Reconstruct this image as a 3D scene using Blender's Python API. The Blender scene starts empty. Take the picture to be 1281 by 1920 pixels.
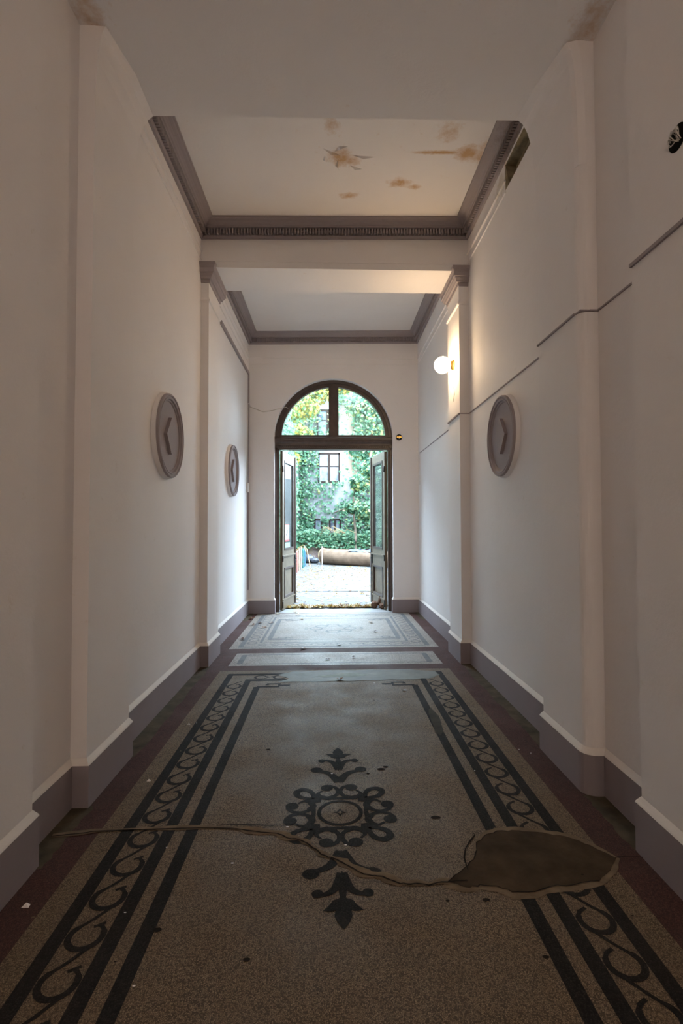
import bpy, bmesh, math, random
from mathutils import Matrix, Vector
random.seed(7)
SC = bpy.context.scene
COL = SC.collection
PI = math.pi

# ------------------------------------------------------------------ camera
cam_data = bpy.data.cameras.new('camera')
cam = bpy.data.objects.new('camera', cam_data)
COL.objects.link(cam)
cam_data.sensor_fit = 'HORIZONTAL'
cam_data.sensor_width = 36.0
cam_data.lens = 970.0 / 1281.0 * 36.0
cam_data.shift_x = -0.01077
cam_data.shift_y = -0.00383
cam_data.clip_start = 0.05
cam_data.clip_end = 200
cam.matrix_world = (Matrix.Translation((0, 0, 1.45)) @ Matrix.Rotation(-0.0366, 4, 'Z')
                    @ Matrix.Rotation(PI / 2 + 0.02962, 4, 'X') @ Matrix.Rotation(-0.00284, 4, 'Z'))
SC.camera = cam

# ------------------------------------------------------------------ light, sky, exposure
SKY = 7.7
EXPOSURE = 1.97
GLOBE = 21.0
REAR_FILL = 15.0  # strength of the added fill globes behind the camera
SC.view_settings.view_transform = 'Standard'
SC.view_settings.look = 'None'
SC.view_settings.gamma = 1
SC.view_settings.use_curve_mapping = False
SC.view_settings.exposure = EXPOSURE
world = bpy.data.worlds.new('sky')
SC.world = world
world.use_nodes = True
wn = world.node_tree
wn.nodes['Background'].inputs[0].default_value = (0.64, 0.82, 1.0, 1)
wn.nodes['Background'].inputs[1].default_value = SKY
try:
    SC.cycles.use_denoising = True
    SC.cycles.max_bounces = 14
    SC.cycles.diffuse_bounces = 12
    SC.cycles.transparent_max_bounces = 12
    SC.cycles.sample_clamp_indirect = 30
except Exception:
    pass
for (py, sx, sy, rx) in ((9.06, 2.1, 3.95, -PI / 2),):
    # sampling guides for the sky seen through the doorway; it emits nothing itself
    pl = bpy.data.lights.new('doorway_portal', 'AREA')
    pl.shape = 'RECTANGLE'
    pl.size, pl.size_y = sx, sy
    pl.cycles.is_portal = True
    po = bpy.data.objects.new('doorway_portal', pl)
    COL.objects.link(po)
    po.location = (0.065, py, sy / 2)
    po.rotation_euler = (rx, 0, 0)


# ------------------------------------------------------------------ materials
def new_mat(name):
    m = bpy.data.materials.new(name)
    m.use_nodes = True
    nt = m.node_tree
    return m, nt, nt.nodes['Principled BSDF']


def nd(nt, t, **kw):
    n = nt.nodes.new(t)
    for k, v in kw.items():
        if k == 'ins':
            for i, val in v.items():
                n.inputs[i].default_value = val
        else:
            setattr(n, k, v)
    return n


def c4(c):
    return (c[0], c[1], c[2], 1)


def mix(nt, fac, a, b, mode='MIX'):
    n = nt.nodes.new('ShaderNodeMix')
    n.data_type = 'RGBA'
    n.blend_type = mode
    for i, v in ((0, fac), (6, a), (7, b)):
        if hasattr(v, 'links') or isinstance(v, bpy.types.NodeSocket):
            nt.links.new(v, n.inputs[i])
        elif i == 0:
            n.inputs[0].default_value = v
        else:
            n.inputs[i].default_value = c4(v)
    return n.outputs[2]


def noise(nt, scale, detail=4, rough=0.55, coord=None):
    n = nd(nt, 'ShaderNodeTexNoise', ins={2: scale, 3: detail, 4: rough})
    tc = coord or nd(nt, 'ShaderNodeNewGeometry').outputs['Position']
    nt.links.new(tc, n.inputs[0])
    return n.outputs[0]


def ramp(nt, src, p0, p1, v0=0.0, v1=1.0):
    n = nd(nt, 'ShaderNodeMapRange', ins={1: p0, 2: p1, 3: v0, 4: v1})
    nt.links.new(src, n.inputs[0])
    return n.outputs[0]


def mth(nt, op, a, b=None):
    n = nd(nt, 'ShaderNodeMath', operation=op)
    for i, v in ((0, a), (1, b)):
        if v is None:
            continue
        if isinstance(v, bpy.types.NodeSocket):
            nt.links.new(v, n.inputs[i])
        else:
            n.inputs[i].default_value = v
    return n.outputs[0]


def bump(nt, bs, height, strength=0.2, dist=0.01):
    b = nd(nt, 'ShaderNodeBump', ins={'Strength': strength, 'Distance': dist})
    nt.links.new(height, b.inputs['Height'])
    nt.links.new(b.outputs[0], bs.inputs['Normal'])


def plain(name, col, rough=0.6, metal=0.0, var=0.12, scale=6, bmp=0.0, bscale=40, spec=None):
    m, nt, bs = new_mat(name)
    d = tuple(x * (1 - var) for x in col)
    l = tuple(min(1, x * (1 + var)) for x in col)
    nt.links.new(mix(nt, ramp(nt, noise(nt, scale), .3, .7), d, l), bs.inputs['Base Color'])
    bs.inputs['Roughness'].default_value = rough
    bs.inputs['Metallic'].default_value = metal
    if rough >= .8:
        bs.inputs['Specular IOR Level'].default_value = .12
    if bmp:
        bump(nt, bs, noise(nt, bscale, 5), bmp)
    return m


def blob_mask(nt, pos, centres):
    """max of soft ellipsoids; centres = (x, y, z, rx, ry, rz, strength)"""
    out = None
    for (x, y, z, rx, ry, rz, s) in centres:
        sub = nd(nt, 'ShaderNodeVectorMath', operation='SUBTRACT')
        nt.links.new(pos, sub.inputs[0])
        sub.inputs[1].default_value = (x, y, z)
        div = nd(nt, 'ShaderNodeVectorMath', operation='DIVIDE')
        nt.links.new(sub.outputs[0], div.inputs[0])
        div.inputs[1].default_value = (rx, ry, rz)
        ln = nd(nt, 'ShaderNodeVectorMath', operation='LENGTH')
        nt.links.new(div.outputs[0], ln.inputs[0])
        v = ramp(nt, ln.outputs['Value'], 1.0, 0.25, 0.0, s)
        out = v if out is None else mth(nt, 'MAXIMUM', out, v)
    return out


def plaster(name, col, stains=None, stain_col=(0.45, 0.27, 0.12), var=0.035):
    m, nt, bs = new_mat(name)
    pos = nd(nt, 'ShaderNodeNewGeometry').outputs['Position']
    d = tuple(x * (1 - var) for x in col)
    c = mix(nt, ramp(nt, noise(nt, 1.7, 6, .6, pos), .3, .7), d, col)
    if stains:
        mk = blob_mask(nt, pos, stains)
        nz = noise(nt, 13, 8, .72, pos)
        f = ramp(nt, mth(nt, 'ADD', mth(nt, 'MULTIPLY', mk, .92), mth(nt, 'MULTIPLY', mth(nt, 'SUBTRACT', nz, .60), 1.6)), 0.05, 0.75)
        f = mth(nt, 'MULTIPLY', f, 0.85)
        c = mix(nt, f, c, stain_col)
    nt.links.new(c, bs.inputs['Base Color'])
    bs.inputs['Roughness'].default_value = 0.75
    bs.inputs['Specular IOR Level'].default_value = .3
    h = mth(nt, 'ADD', noise(nt, 5, 5, .6, pos), mth(nt, 'MULTIPLY', noise(nt, 60, 4, .6, pos), .25))
    bump(nt, bs, h, 0.25, 0.012)
    return m


def terrazzo(name, base, chip_a, chip_b, scale=150, dirt=(0.10, 0.075, 0.05), dirt_amt=0.35, rough=0.5, spec=.4):
    m, nt, bs = new_mat(name)
    pos = nd(nt, 'ShaderNodeNewGeometry').outputs['Position']
    bs.inputs['Specular IOR Level'].default_value = spec
    v = nd(nt, 'ShaderNodeTexVoronoi', ins={'Scale': scale})
    nt.links.new(pos, v.inputs['Vector'])
    e = nd(nt, 'ShaderNodeTexVoronoi', feature='DISTANCE_TO_EDGE', ins={'Scale': scale})
    nt.links.new(pos, e.inputs['Vector'])
    sep = nd(nt, 'ShaderNodeSeparateColor')
    nt.links.new(v.outputs['Color'], sep.inputs[0])
    chips = mix(nt, ramp(nt, sep.outputs[0], 0.05, 0.95), chip_a, chip_b)
    chips = mix(nt, ramp(nt, sep.outputs[1], 0.78, 0.8), chips, base)
    c = mix(nt, ramp(nt, e.outputs['Distance'], 0.05, 0.16), base, chips)
    big = ramp(nt, noise(nt, 1.3, 8, .68, pos), .42, .72, 0, dirt_amt)
    c = mix(nt, big, c, dirt)
    nt.links.new(c, bs.inputs['Base Color'])
    nt.links.new(ramp(nt, noise(nt, 3, 5, .6, pos), .3, .7, rough - .08, rough + .14), bs.inputs['Roughness'])
    bump(nt, bs, mth(nt, 'ADD', e.outputs['Distance'], mth(nt, 'MULTIPLY', noise(nt, 4, 4, .6, pos), 2.0)), 0.22, 0.004)
    return m


M_WALL = plaster('white_wall_paint', (0.825, 0.795, 0.785),
                 [(1.478, 4.3, 4.38, .3, .35, .16, .55)], (0.42, 0.33, 0.17))
M_CEIL = plaster('ceiling_paint', (0.815, 0.79, 0.78),
                 [(0.03, 4.05, 4.615, .12, .16, .2, .55), (0.10, 4.40, 4.615, .15, .15, .2, 1.0),
                  (0.20, 4.44, 4.615, .10, .09, .2, .9),
                  (0.98, 4.10, 4.615, .17, .17, .2, .6), (0.95, 4.33, 4.615, .34, .035, .2, 1.0),
                  (1.20, 4.33, 4.615, .17, .14, .2, 1.0), (1.34, 4.33, 4.615, .14, .26, .2, .8),
                  (0.66, 4.73, 4.615, .18, .10, .2, .85), (0.80, 4.78, 4.615, .10, .06, .2, .75),
                  (0.19, 4.92, 4.615, .15, .07, .2, .8), (-1.262, 2.7, 4.15, .14, .28, .2, .5),
                  (1.40, 2.66, 4.15, .14, .30, .2, .5),
                  (0.06, 5.4, 4.615, 1.6, .16, .1, .42)], (0.50, 0.27, 0.08))
M_GREY = plaster('grey_violet_trim_paint', (0.35, 0.305, 0.315),
                 [(1.41, 3.95, 4.5, .2, .5, .2, .95)], (0.13, 0.10, 0.095), var=.10)
M_BASE = plaster('grey_baseboard_paint', (0.30, 0.255, 0.27), var=.12)
M_LEDGE = plaster('white_ledge_paint', (0.80, 0.76, 0.72))
M_BEIGE = terrazzo('beige_terrazzo', (0.070, 0.046, 0.026), (0.30, 0.218, 0.130), (0.185, 0.126, 0.070), scale=210, dirt_amt=.45, rough=.58, spec=.21)
M_PALE = terrazzo('pale_terrazzo', (0.13, 0.11, 0.09), (0.42, 0.38, 0.33), (0.30, 0.26, 0.22), dirt_amt=.25)
M_BLACK = terrazzo('black_terrazzo', (0.012, 0.010, 0.009), (0.030, 0.026, 0.022), (0.018, 0.016, 0.015), dirt=(.05, .038, .028), dirt_amt=.25, rough=.7, spec=.10)
M_RED = terrazzo('oxblood_terrazzo', (0.050, 0.022, 0.018), (0.13, 0.055, 0.045), (0.075, 0.034, 0.028), scale=190, dirt=(.05, .035, .028), dirt_amt=.45, rough=.65, spec=.15)
M_MUD = plain('brown_cement_patch', (0.058, 0.038, 0.021), .85, var=.35, scale=7, bmp=.5, bscale=18)
M_MUDLT = plain('light_cement_rim', (0.17, 0.125, 0.08), .9, var=.25, scale=12, bmp=.4, bscale=30)
M_CRACK = plain('crack_shadow_dirt', (0.02, 0.015, 0.012), .95)
M_DKCEM = plain('dark_cement_fill', (0.055, 0.05, 0.04), .85, var=.3, scale=9)
M_GLINE = terrazzo('blue_grey_terrazzo', (0.05, 0.05, 0.052), (0.14, 0.14, 0.145), (0.08, 0.08, 0.085), dirt=(.12, .11, .10), dirt_amt=.3, rough=.5, spec=.4)
M_GREEN_CEM = plain('greenish_cement_fill', (0.12, 0.125, 0.10), .62, var=.3, scale=5, bmp=.3, bscale=25)
M_GRIME = plain('olive_grime_along_wall', (0.085, 0.068, 0.045), .85, var=.35, scale=9, bmp=.3)
M_STONE = plain('threshold_stone', (0.20, 0.20, 0.195), .5, var=.1, scale=5, bmp=.15)
M_FRAME = plain('dark_brown_door_paint', (0.080, 0.054, 0.044), .38, var=.2, scale=14, bmp=.1)
M_LEAFW = plain('weathered_taupe_door_paint', (0.175, 0.138, 0.092), .42, var=.18, scale=10, bmp=.1)
M_NICHE = plain('rough_olive_cement', (0.30, 0.25, 0.165), .9, var=.4, scale=12, bmp=.5, bscale=30)
M_BRASS = plain('brass', (0.72, 0.46, 0.14), .28, 1.0)
M_BLACKM = plain('black_metal', (0.02, 0.02, 0.02), .4, .6)
M_WHITEP = plain('white_plastic', (0.75, 0.73, 0.70), .4)
M_WIRE = plain('white_wire', (0.62, 0.58, 0.52), .5)
M_DARK = plain('black_void', (0.01, 0.009, 0.008), .9)
M_CONC = plain('pale_courtyard_concrete', (0.11, 0.11, 0.11), .85, var=.12, scale=3, bmp=.3, bscale=25)
M_LOG = plain('peeled_log_wood', (0.17, 0.115, 0.08), .8, var=.25, scale=5, bmp=.6, bscale=9)
M_LOGEND = plain('cut_log_wood', (0.30, 0.22, 0.12), .8, var=.1)
M_BARK = plain('red_brown_bark', (0.26, 0.15, 0.09), .9, var=.3, scale=12, bmp=.7)
M_STEM = plain('grey_vine_stem', (0.13, 0.10, 0.075), .9, var=.3)
M_FACADE = plaster('pale_peeling_facade', (0.27, 0.27, 0.28),
                   [(.9, 23.5, 4.3, .9, .4, 1.3, 1.3), (.9, 23.5, 6.3, .8, .4, 1.5, 1.2)], (0.28, 0.20, 0.13), var=.2)
M_FARWOOD = plain('dark_far_window_wood', (0.035, 0.024, 0.02), .85)
M_TARPB = plain('blue_grey_tarpaulin', (0.08, 0.11, 0.17), .5, var=.3, scale=20, bmp=.5)
M_BAG = plain('dark_refuse_bag', (0.05, 0.055, 0.07), .35, var=.3, scale=14, bmp=.6)
M_ROCK = plain('brown_stone', (0.15, 0.085, 0.058), .85, var=.3, scale=25, bmp=.6)
M_HOSE = plain('straw_yellow_hose', (0.36, 0.24, 0.09), .5)
M_PAPER = plain('white_paper', (0.80, 0.80, 0.78), .7)
M_REDP = plain('red_paint', (0.62, 0.06, 0.06), .5)
M_GREENP = plain('pale_green_paper', (0.30, 0.50, 0.40), .7)
M_INK = plain('dark_ink', (0.10, 0.10, 0.12), .7)


def brick_mat():
    m, nt, bs = new_mat('old_brick_rubble')
    b = nd(nt, 'ShaderNodeTexBrick', ins={1: c4((.15, .08, .065)), 2: c4((.20, .13, .11)), 3: c4((.22, .20, .19)), 4: 4.0, 5: .03})
    tc = nd(nt, 'ShaderNodeNewGeometry').outputs['Position']
    mp = nd(nt, 'ShaderNodeMapping', ins={2: (PI / 2, 0, 0)})
    nt.links.new(tc, mp.inputs[0])
    nt.links.new(mp.outputs[0], b.inputs[0])
    nt.links.new(mix(nt, ramp(nt, noise(nt, 4, 6), .45, .6), b.outputs[0], (.20, .15, .10)), bs.inputs['Base Color'])
    bs.inputs['Roughness'].default_value = .9
    return m


M_BRICK = brick_mat()


def glass_mat(name, tint, gloss=0.06, dirt=0.08):
    m, nt, bs = new_mat(name)
    nt.nodes.remove(bs)
    out = [n for n in nt.nodes if n.type == 'OUTPUT_MATERIAL'][0]
    tr = nd(nt, 'ShaderNodeBsdfTransparent', ins={0: c4(tint)})
    gl = nd(nt, 'ShaderNodeBsdfGlossy', ins={0: (1, 1, 1, 1), 1: 0.03})
    df = nd(nt, 'ShaderNodeBsdfDiffuse', ins={0: (.45, .48, .47, 1)})
    fr = nd(nt, 'ShaderNodeFresnel', ins={0: 1.5})
    m1 = nd(nt, 'ShaderNodeMixShader')
    nt.links.new(mth(nt, 'ADD', fr.outputs[0], gloss), m1.inputs[0])
    nt.links.new(tr.outputs[0], m1.inputs[1])
    nt.links.new(gl.outputs[0], m1.inputs[2])
    m2 = nd(nt, 'ShaderNodeMixShader')
    nt.links.new(ramp(nt, noise(nt, 6, 5), .3, .8, dirt * .4, dirt * 1.6), m2.inputs[0])
    nt.links.new(m1.outputs[0], m2.inputs[1])
    nt.links.new(df.outputs[0], m2.inputs[2])
    nt.links.new(m2.outputs[0], out.inputs[0])
    return m


M_GLASS = glass_mat('window_glass', (.93, .96, .95))
M_DGLASS = glass_mat('dusty_door_glass', (.74, .80, .76), .03, .10)


def far_glass():
    m, nt, bs = new_mat('far_window_glass')
    nt.links.new(mix(nt, ramp(nt, noise(nt, 2.2, 4), .4, .6), (.08, .10, .14), (.22, .25, .28)), bs.inputs['Base Color'])
    bs.inputs['Roughness'].default_value = .12
    bs.inputs['Specular IOR Level'].default_value = .4
    return m


M_FGLASS = far_glass()


def emit_mat(name, col, strength):
    m, nt, bs = new_mat(name)
    bs.inputs['Base Color'].default_value = (.9, .88, .82, 1)
    bs.inputs['Emission Color'].default_value = c4(col)
    bs.inputs['Emission Strength'].default_value = strength
    return m


M_GLOBE = emit_mat('lit_opal_glass', (1.0, 0.70, 0.40), GLOBE)
M_GLOBE2 = emit_mat('rear_fill_glow', (1.0, 0.82, 0.66), REAR_FILL)  # glow of the added, unseen fill globes


def leaf_mat(name, cols, trans=0.35):
    m, nt, bs = new_mat(name)
    a = nd(nt, 'ShaderNodeAttribute', attribute_name='tone')
    r = nd(nt, 'ShaderNodeValToRGB')
    cr = r.color_ramp
    cr.elements[0].position = 0
    cr.elements[0].color = c4(cols[0])
    cr.elements[1].position = 1
    cr.elements[1].color = c4(cols[-1])
    for i, c in enumerate(cols[1:-1]):
        e = cr.elements.new((i + 1) / (len(cols) - 1))
        e.color = c4(c)
    nt.links.new(a.outputs['Fac'], r.inputs[0])
    nt.links.new(r.outputs[0], bs.inputs['Base Color'])
    bs.inputs['Roughness'].default_value = .45
    t = nd(nt, 'ShaderNodeBsdfTranslucent')
    nt.links.new(r.outputs[0], t.inputs[0])
    mx = nd(nt, 'ShaderNodeMixShader', ins={0: trans})
    nt.links.new(bs.outputs[0], mx.inputs[1])
    nt.links.new(t.outputs[0], mx.inputs[2])
    out = [n for n in nt.nodes if n.type == 'OUTPUT_MATERIAL'][0]
    nt.links.new(mx.outputs[0], out.inputs[0])
    return m


M_IVY = leaf_mat('ivy_leaf', [(.018, .065, .035), (.035, .12, .06), (.07, .19, .095), (.17, .28, .15), (.36, .36, .10)])
M_YELLOWIVY = leaf_mat('turning_leaf', [(.04, .15, .06), (.12, .24, .07), (.30, .34, .08), (.45, .35, .05), (.46, .26, .04)])
M_DRY = leaf_mat('fallen_leaf', [(.07, .025, .012), (.17, .075, .02), (.34, .19, .03), (.42, .29, .07), (.42, .36, .20)], .2)


# ------------------------------------------------------------------ mesh helpers
class MB:
    def __init__(s):
        s.v, s.f, s.m, s.sm, s.mats, s.tone = [], [], [], [], [], None

    def mi(s, mat):
        if mat not in s.mats:
            s.mats.append(mat)
        return s.mats.index(mat)

    def add(s, vs, fs, mat, smooth=False):
        o = len(s.v)
        s.v += [tuple(v) for v in vs]
        k = s.mi(mat)
        for f in fs:
            s.f.append([i + o for i in f])
            s.m.append(k)
            s.sm.append(smooth)

    def box(s, a, b, mat):
        x0, y0, z0 = a
        x1, y1, z1 = b
        s.add([(x0, y0, z0), (x1, y0, z0), (x1, y1, z0), (x0, y1, z0), (x0, y0, z1), (x1, y0, z1), (x1, y1, z1), (x0, y1, z1)],
              [(3, 2, 1, 0), (4, 5, 6, 7), (0, 1, 5, 4), (1, 2, 6, 5), (2, 3, 7, 6), (3, 0, 4, 7)], mat)

    def prism(s, pts, axis, a, b, mat, smooth=False):
        """extrude a 2D polygon along axis from a to b"""
        def mk(p, t):
            return {'z': (p[0], p[1], t), 'y': (p[0], t, p[1]), 'x': (t, p[0], p[1])}[axis]
        n = len(pts)
        vs = [mk(p, a) for p in pts] + [mk(p, b) for p in pts]
        s.add(vs, [list(range(n))[::-1], list(range(n, 2 * n))], mat)
        s.add(vs, [(i, (i + 1) % n, n + (i + 1) % n, n + i) for i in range(n)], mat, smooth)

    def loft(s, rings, mat, closed=True, caps=False, smooth=False):
        n = len(rings[0])
        vs = [p for r in rings for p in r]
        fs = []
        for k in range(len(rings) - 1):
            for i in range(n if closed else n - 1):
                j = (i + 1) % n
                fs.append((k * n + i, k * n + j, (k + 1) * n + j, (k + 1) * n + i))
        s.add(vs, fs, mat, smooth)
        if caps:
            s.add(rings[0], [list(range(n))[::-1]], mat)
            s.add(rings[-1], [list(range(n))], mat)

    def tube(s, pts, r, mat, n=8, caps=True):
        pts = [Vector(p) for p in pts]
        rings = []
        up = Vector((0, 0, 1))
        for i, p in enumerate(pts):
            d = (pts[min(i + 1, len(pts) - 1)] - pts[max(i - 1, 0)]).normalized()
            a = d.cross(up)
            if a.length < .05:
                a = d.cross(Vector((1, 0, 0)))
            a.normalize()
            b = d.cross(a).normalized()
            rr = r[i] if isinstance(r, (list, tuple)) else r
            rings.append([tuple(p + a * math.cos(2 * PI * k / n) * rr + b * math.sin(2 * PI * k / n) * rr) for k in range(n)])
        s.loft(rings, mat, True, caps, True)

    def sphere(s, c, r, mat, nu=24, nv=14, sc=(1, 1, 1)):
        rings = []
        for j in range(1, nv):
            t = PI * j / nv
            rings.append([(c[0] + r * sc[0] * math.sin(t) * math.cos(2 * PI * i / nu), c[1] + r * sc[1] * math.sin(t) * math.sin(2 * PI * i / nu),
                           c[2] + r * sc[2] * math.cos(t)) for i in range(nu)])
        s.loft(rings, mat, True, False, True)
        top, bot = (c[0], c[1], c[2] + r * sc[2]), (c[0], c[1], c[2] - r * sc[2])
        s.add([top] + rings[0], [(0, 1 + (i + 1) % nu, 1 + i) for i in range(nu)], mat, True)
        s.add([bot] + rings[-1], [(0, 1 + i, 1 + (i + 1) % nu) for i in range(nu)], mat, True)

    def build(s, name, parent=None, fix=True):
        me = bpy.data.meshes.new(name)
        me.from_pydata(s.v, [], s.f)
        for m in s.mats:
            me.materials.append(m)
        me.polygons.foreach_set('material_index', s.m)
        me.polygons.foreach_set('use_smooth', s.sm)
        if s.tone:
            at = me.attributes.new('tone', 'FLOAT', 'POINT')
            at.data.foreach_set('value', s.tone)
        me.update()
        if fix:
            bm = bmesh.new()
            bm.from_mesh(me)
            bmesh.ops.remove_doubles(bm, verts=bm.verts, dist=1e-5)
            bmesh.ops.recalc_face_normals(bm, faces=bm.faces)
            bm.to_mesh(me)
            bm.free()
        o = bpy.data.objects.new(name, me)
        COL.objects.link(o)
        if parent:
            o.parent = parent
        return o


def tag(o, label=None, cat=None, group=None, kind=None):
    if label:
        o['label'] = label
    if cat:
        o['category'] = cat
    if group:
        o['group'] = group
    if kind:
        o['kind'] = kind
    return o


def empty(name, loc=(0, 0, 0)):
    o = bpy.data.objects.new(name, None)
    o.empty_display_size = .1
    COL.objects.link(o)
    o.location = loc
    return o


def child(mb, name, parent, fix=True):
    """part built in world coordinates, parented to an Empty or mesh that may be translated"""
    o = mb.build(name, None, fix)
    o.parent = parent
    pm = Matrix.Translation(parent.location) if parent.parent is None else Matrix.Translation(parent.parent.location + parent.location)
    o.matrix_parent_inverse = pm.inverted()
    return o


# ------------------------------------------------------------------ plan of the passage (metres)
CX = 0.060
WL, WR = -1.345, 1.478            # wide bays
NL, NR = -1.262, 1.375            # narrow piers
YBACK, YA, YC0, YC1, YE0, YE1, YD = -8.0, 2.274, 2.764, 3.325, 5.394, 5.92, 8.563
ZS, ZB, ZC = 4.15, 4.145, 4.615   # near soffit, beam bottom, bay ceilings


def arc2(cx, cy, r, a0, a1, n):
    return [(cx + r * math.cos(math.radians(a0 + (a1 - a0) * i / n)), cy + r * math.sin(math.radians(a0 + (a1 - a0) * i / n))) for i in range(n + 1)]


left_plan = [(NL, YBACK), (NL, YA), (WL, YA), (WL, YC0), (NL, YC0), (NL, YC1), (WL, YC1), (WL, YD)]
right_plan = [(NR, YBACK), (NR, YA), (WR, YA), (WR, YC0)] + arc2(NR + .055, YC0 + .055, .055, 270, 180, 6) + [(NR, YC1), (WR, YC1), (WR, YD)]

# left wall
mb = MB()
mb.prism(left_plan + [(-1.9, YD), (-1.9, YBACK)], 'z', 0, 4.8, M_WALL)
cove = [(0, 3.45), (.004, 3.6), (.012, 3.8), (.030, 3.96), (.055, 4.05), (.085, 4.11), (.13, ZS - .001), (-.01, ZS - .001), (-.01, 3.45)]
mb.loft([[(NL + d * .42, YC0 + .001, z) for d, z in cove], [(NL + d * .8, YC0 + .3, z) for d, z in cove], [(NL + (d * .78 if d >= 0 else -.082), YC1 + .002 + .054 * max(0, z - 3.9) / .25 * (z > 3.9), z) for d, z in cove]], M_WALL, caps=True)
for (z0, z1, t) in ((4.222, 4.238, .010), (4.318, 4.336, .014)):
    mb.prism([(WL, z0), (WL + t, z0 + .004), (WL + t, z1), (WL, z1)], 'y', YC1, YE0, M_WALL)
for (z0, z1, t) in ((4.122, 4.138, .010), (4.222, 4.240, .014), (4.32, 4.334, .010)):
    mb.prism([(WL, z0), (WL + t, z0 + .004), (WL + t, z1), (WL, z1)], 'y', YE1, YD, M_WALL)
tag(mb.build('wall_left'), kind='structure')

# right wall, with the rough hole under the cornice of the first bay
mb = MB()
full = right_plan + [(2.0, YD), (2.0, YBACK)]
HY0, HY1, HZ0, HZ1 = 3.45, 4.215, 4.25, 4.472
mb.prism(full, 'z', 0, HZ0, M_WALL)
mb.prism(full, 'z', HZ1, 4.8, M_WALL)
mb.prism([(NR, YBACK), (NR, YA), (WR, YA), (WR, YC0)] + arc2(NR + .055, YC0 + .055, .055, 270, 180, 6) +
         [(NR, YC1), (WR, YC1), (WR, HY0), (2.0, HY0), (2.0, YBACK)], 'z', HZ0, HZ1, M_WALL)
mb.prism([(WR, HY1), (WR, YD), (2.0, YD), (2.0, HY1)], 'z', HZ0, HZ1, M_WALL)
mb.box((WR + .09, HY0, HZ0), (1.99, HY1, HZ1), M_NICHE)
mb.prism([(HY1 - .085, HZ0), (HY1 + .001, HZ0), (HY1 + .001, HZ1), (HY1 - .004, HZ1)], 'x', WR + .002, WR + .1, M_NICHE)
mb.box((WR + .004, HY0, HZ0 - .001), (WR + .13, HY1, HZ0 + .006), M_NICHE)
mb.box((WR + .004, HY0, HZ1 - .006), (WR + .13, HY1, HZ1 + .001), M_NICHE)
mb.loft([[(NR - d * .35 + .05, YC0 - .004, z) for d, z in cove], [(NR - d * .42 + .012, YC0 + .01, z) for d, z in cove], [(NR - d * .42, YC0 + .04, z) for d, z in cove],
         [(NR - d * .8, YC0 + .3, z) for d, z in cove], [(NR - d, YC1 - .001, z) for d, z in cove]], M_WALL, caps=True)
for (z0, z1, t) in ((4.222, 4.238, .010), (4.318, 4.336, .014)):
    mb.prism([(WR, z0), (WR - t, z0 + .004), (WR - t, z1), (WR, z1)], 'y', 4.2, YE0, M_WALL)
for (z0, z1, t) in ((4.122, 4.138, .010), (4.222, 4.240, .014)):
    mb.prism([(WR, z0), (WR - t, z0 + .004), (WR - t, z1), (WR, z1)], 'y', YE1, YD, M_WALL)
tag(mb.build('wall_right'), kind='structure')

# end wall with the arched opening
RO = .985
DX, ZSP = .065, 2.905
mb = MB()
arch = [(DX + RO * math.cos(t), ZSP + RO * math.sin(t)) for t in [PI - PI * i / 40 for i in range(41)]]
mb.prism([(-1.9, 0), (DX - RO, 0)] + arch + [(DX + RO, 0), (2.0, 0), (2.0, 4.8), (-1.9, 4.8)], 'y', YD, 9.0, M_WALL)
for (z0, z1, t) in ((4.120, 4.136, .010), (4.222, 4.240, .014)):
    mb.box((WL, YD - t, z0), (WR, YD, z1), M_WALL)
tag(mb.build('wall_end'), kind='structure')
mb = MB()
mb.box((-1.9, YBACK - .3, 0), (2.0, YBACK, 4.8), M_WALL)
tag(mb.build('wall_back'), kind='structure')

def tilt(v):
    """the old bay ceilings hang a little lower on the left"""
    return (v[0], v[1], v[2] + (.045 * (v[0] - WL) / (WR - WL) if v[2] < 4.75 else 0))


# ceilings: low soffit near the camera, two coffered bays
mb = MB()
mb.prism([(WL - .02, YBACK), (WR + .02, YBACK), (WR + .02, YC1 + .012), (WL - .02, YC1 + .058)], 'z', ZS, 4.8, M_CEIL)
k0 = len(mb.v)
mb.box((WL - .02, YC1, ZC), (WR + .02, YE0, 4.8), M_CEIL)
mb.box((WL - .02, YE1, ZC), (WR + .02, YD, 4.8), M_CEIL)
k1 = len(mb.v)
# torn plaster flakes around the leak
for k, (x, y, a, l) in enumerate([(.02, 4.33, .5, .09), (.10, 4.30, 2.6, .07), (.09, 4.50, 1.4, .08), (.30, 4.38, .1, .10), (.24, 4.52, .4, .06), (-.02, 4.42, 1.2, .05)]):
    dx, dy = math.cos(a) * l, math.sin(a) * l
    nx, ny = -math.sin(a) * .018, math.cos(a) * .018
    mb.add([(x - dx, y - dy, ZC - .0005), (x + dx, y + dy, ZC - .0005), (x + nx, y + ny, ZC - .016), (x + nx * 2.2, y + ny * 2.2, ZC - .0005)],
           [(0, 1, 2), (0, 2, 3), (2, 1, 3)], M_CEIL)
mb.v = mb.v[:k0] + [tilt(v) for v in mb.v[k0:]]
tag(mb.build('ceiling'), kind='structure')

# cross beam between the bays
mb = MB()
mb.box((WL, YE0, ZB), (WR, YE1, 4.8), M_CEIL)
mb.box((WL, YE0 - .012, ZB), (WR, YE0 + .001, 4.212), M_CEIL)
mb.box((WL, YE0 - .017, 4.212), (WR, YE0 + .001, 4.224), M_CEIL)
tag(mb.build('trim_beam'), kind='structure')


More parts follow.
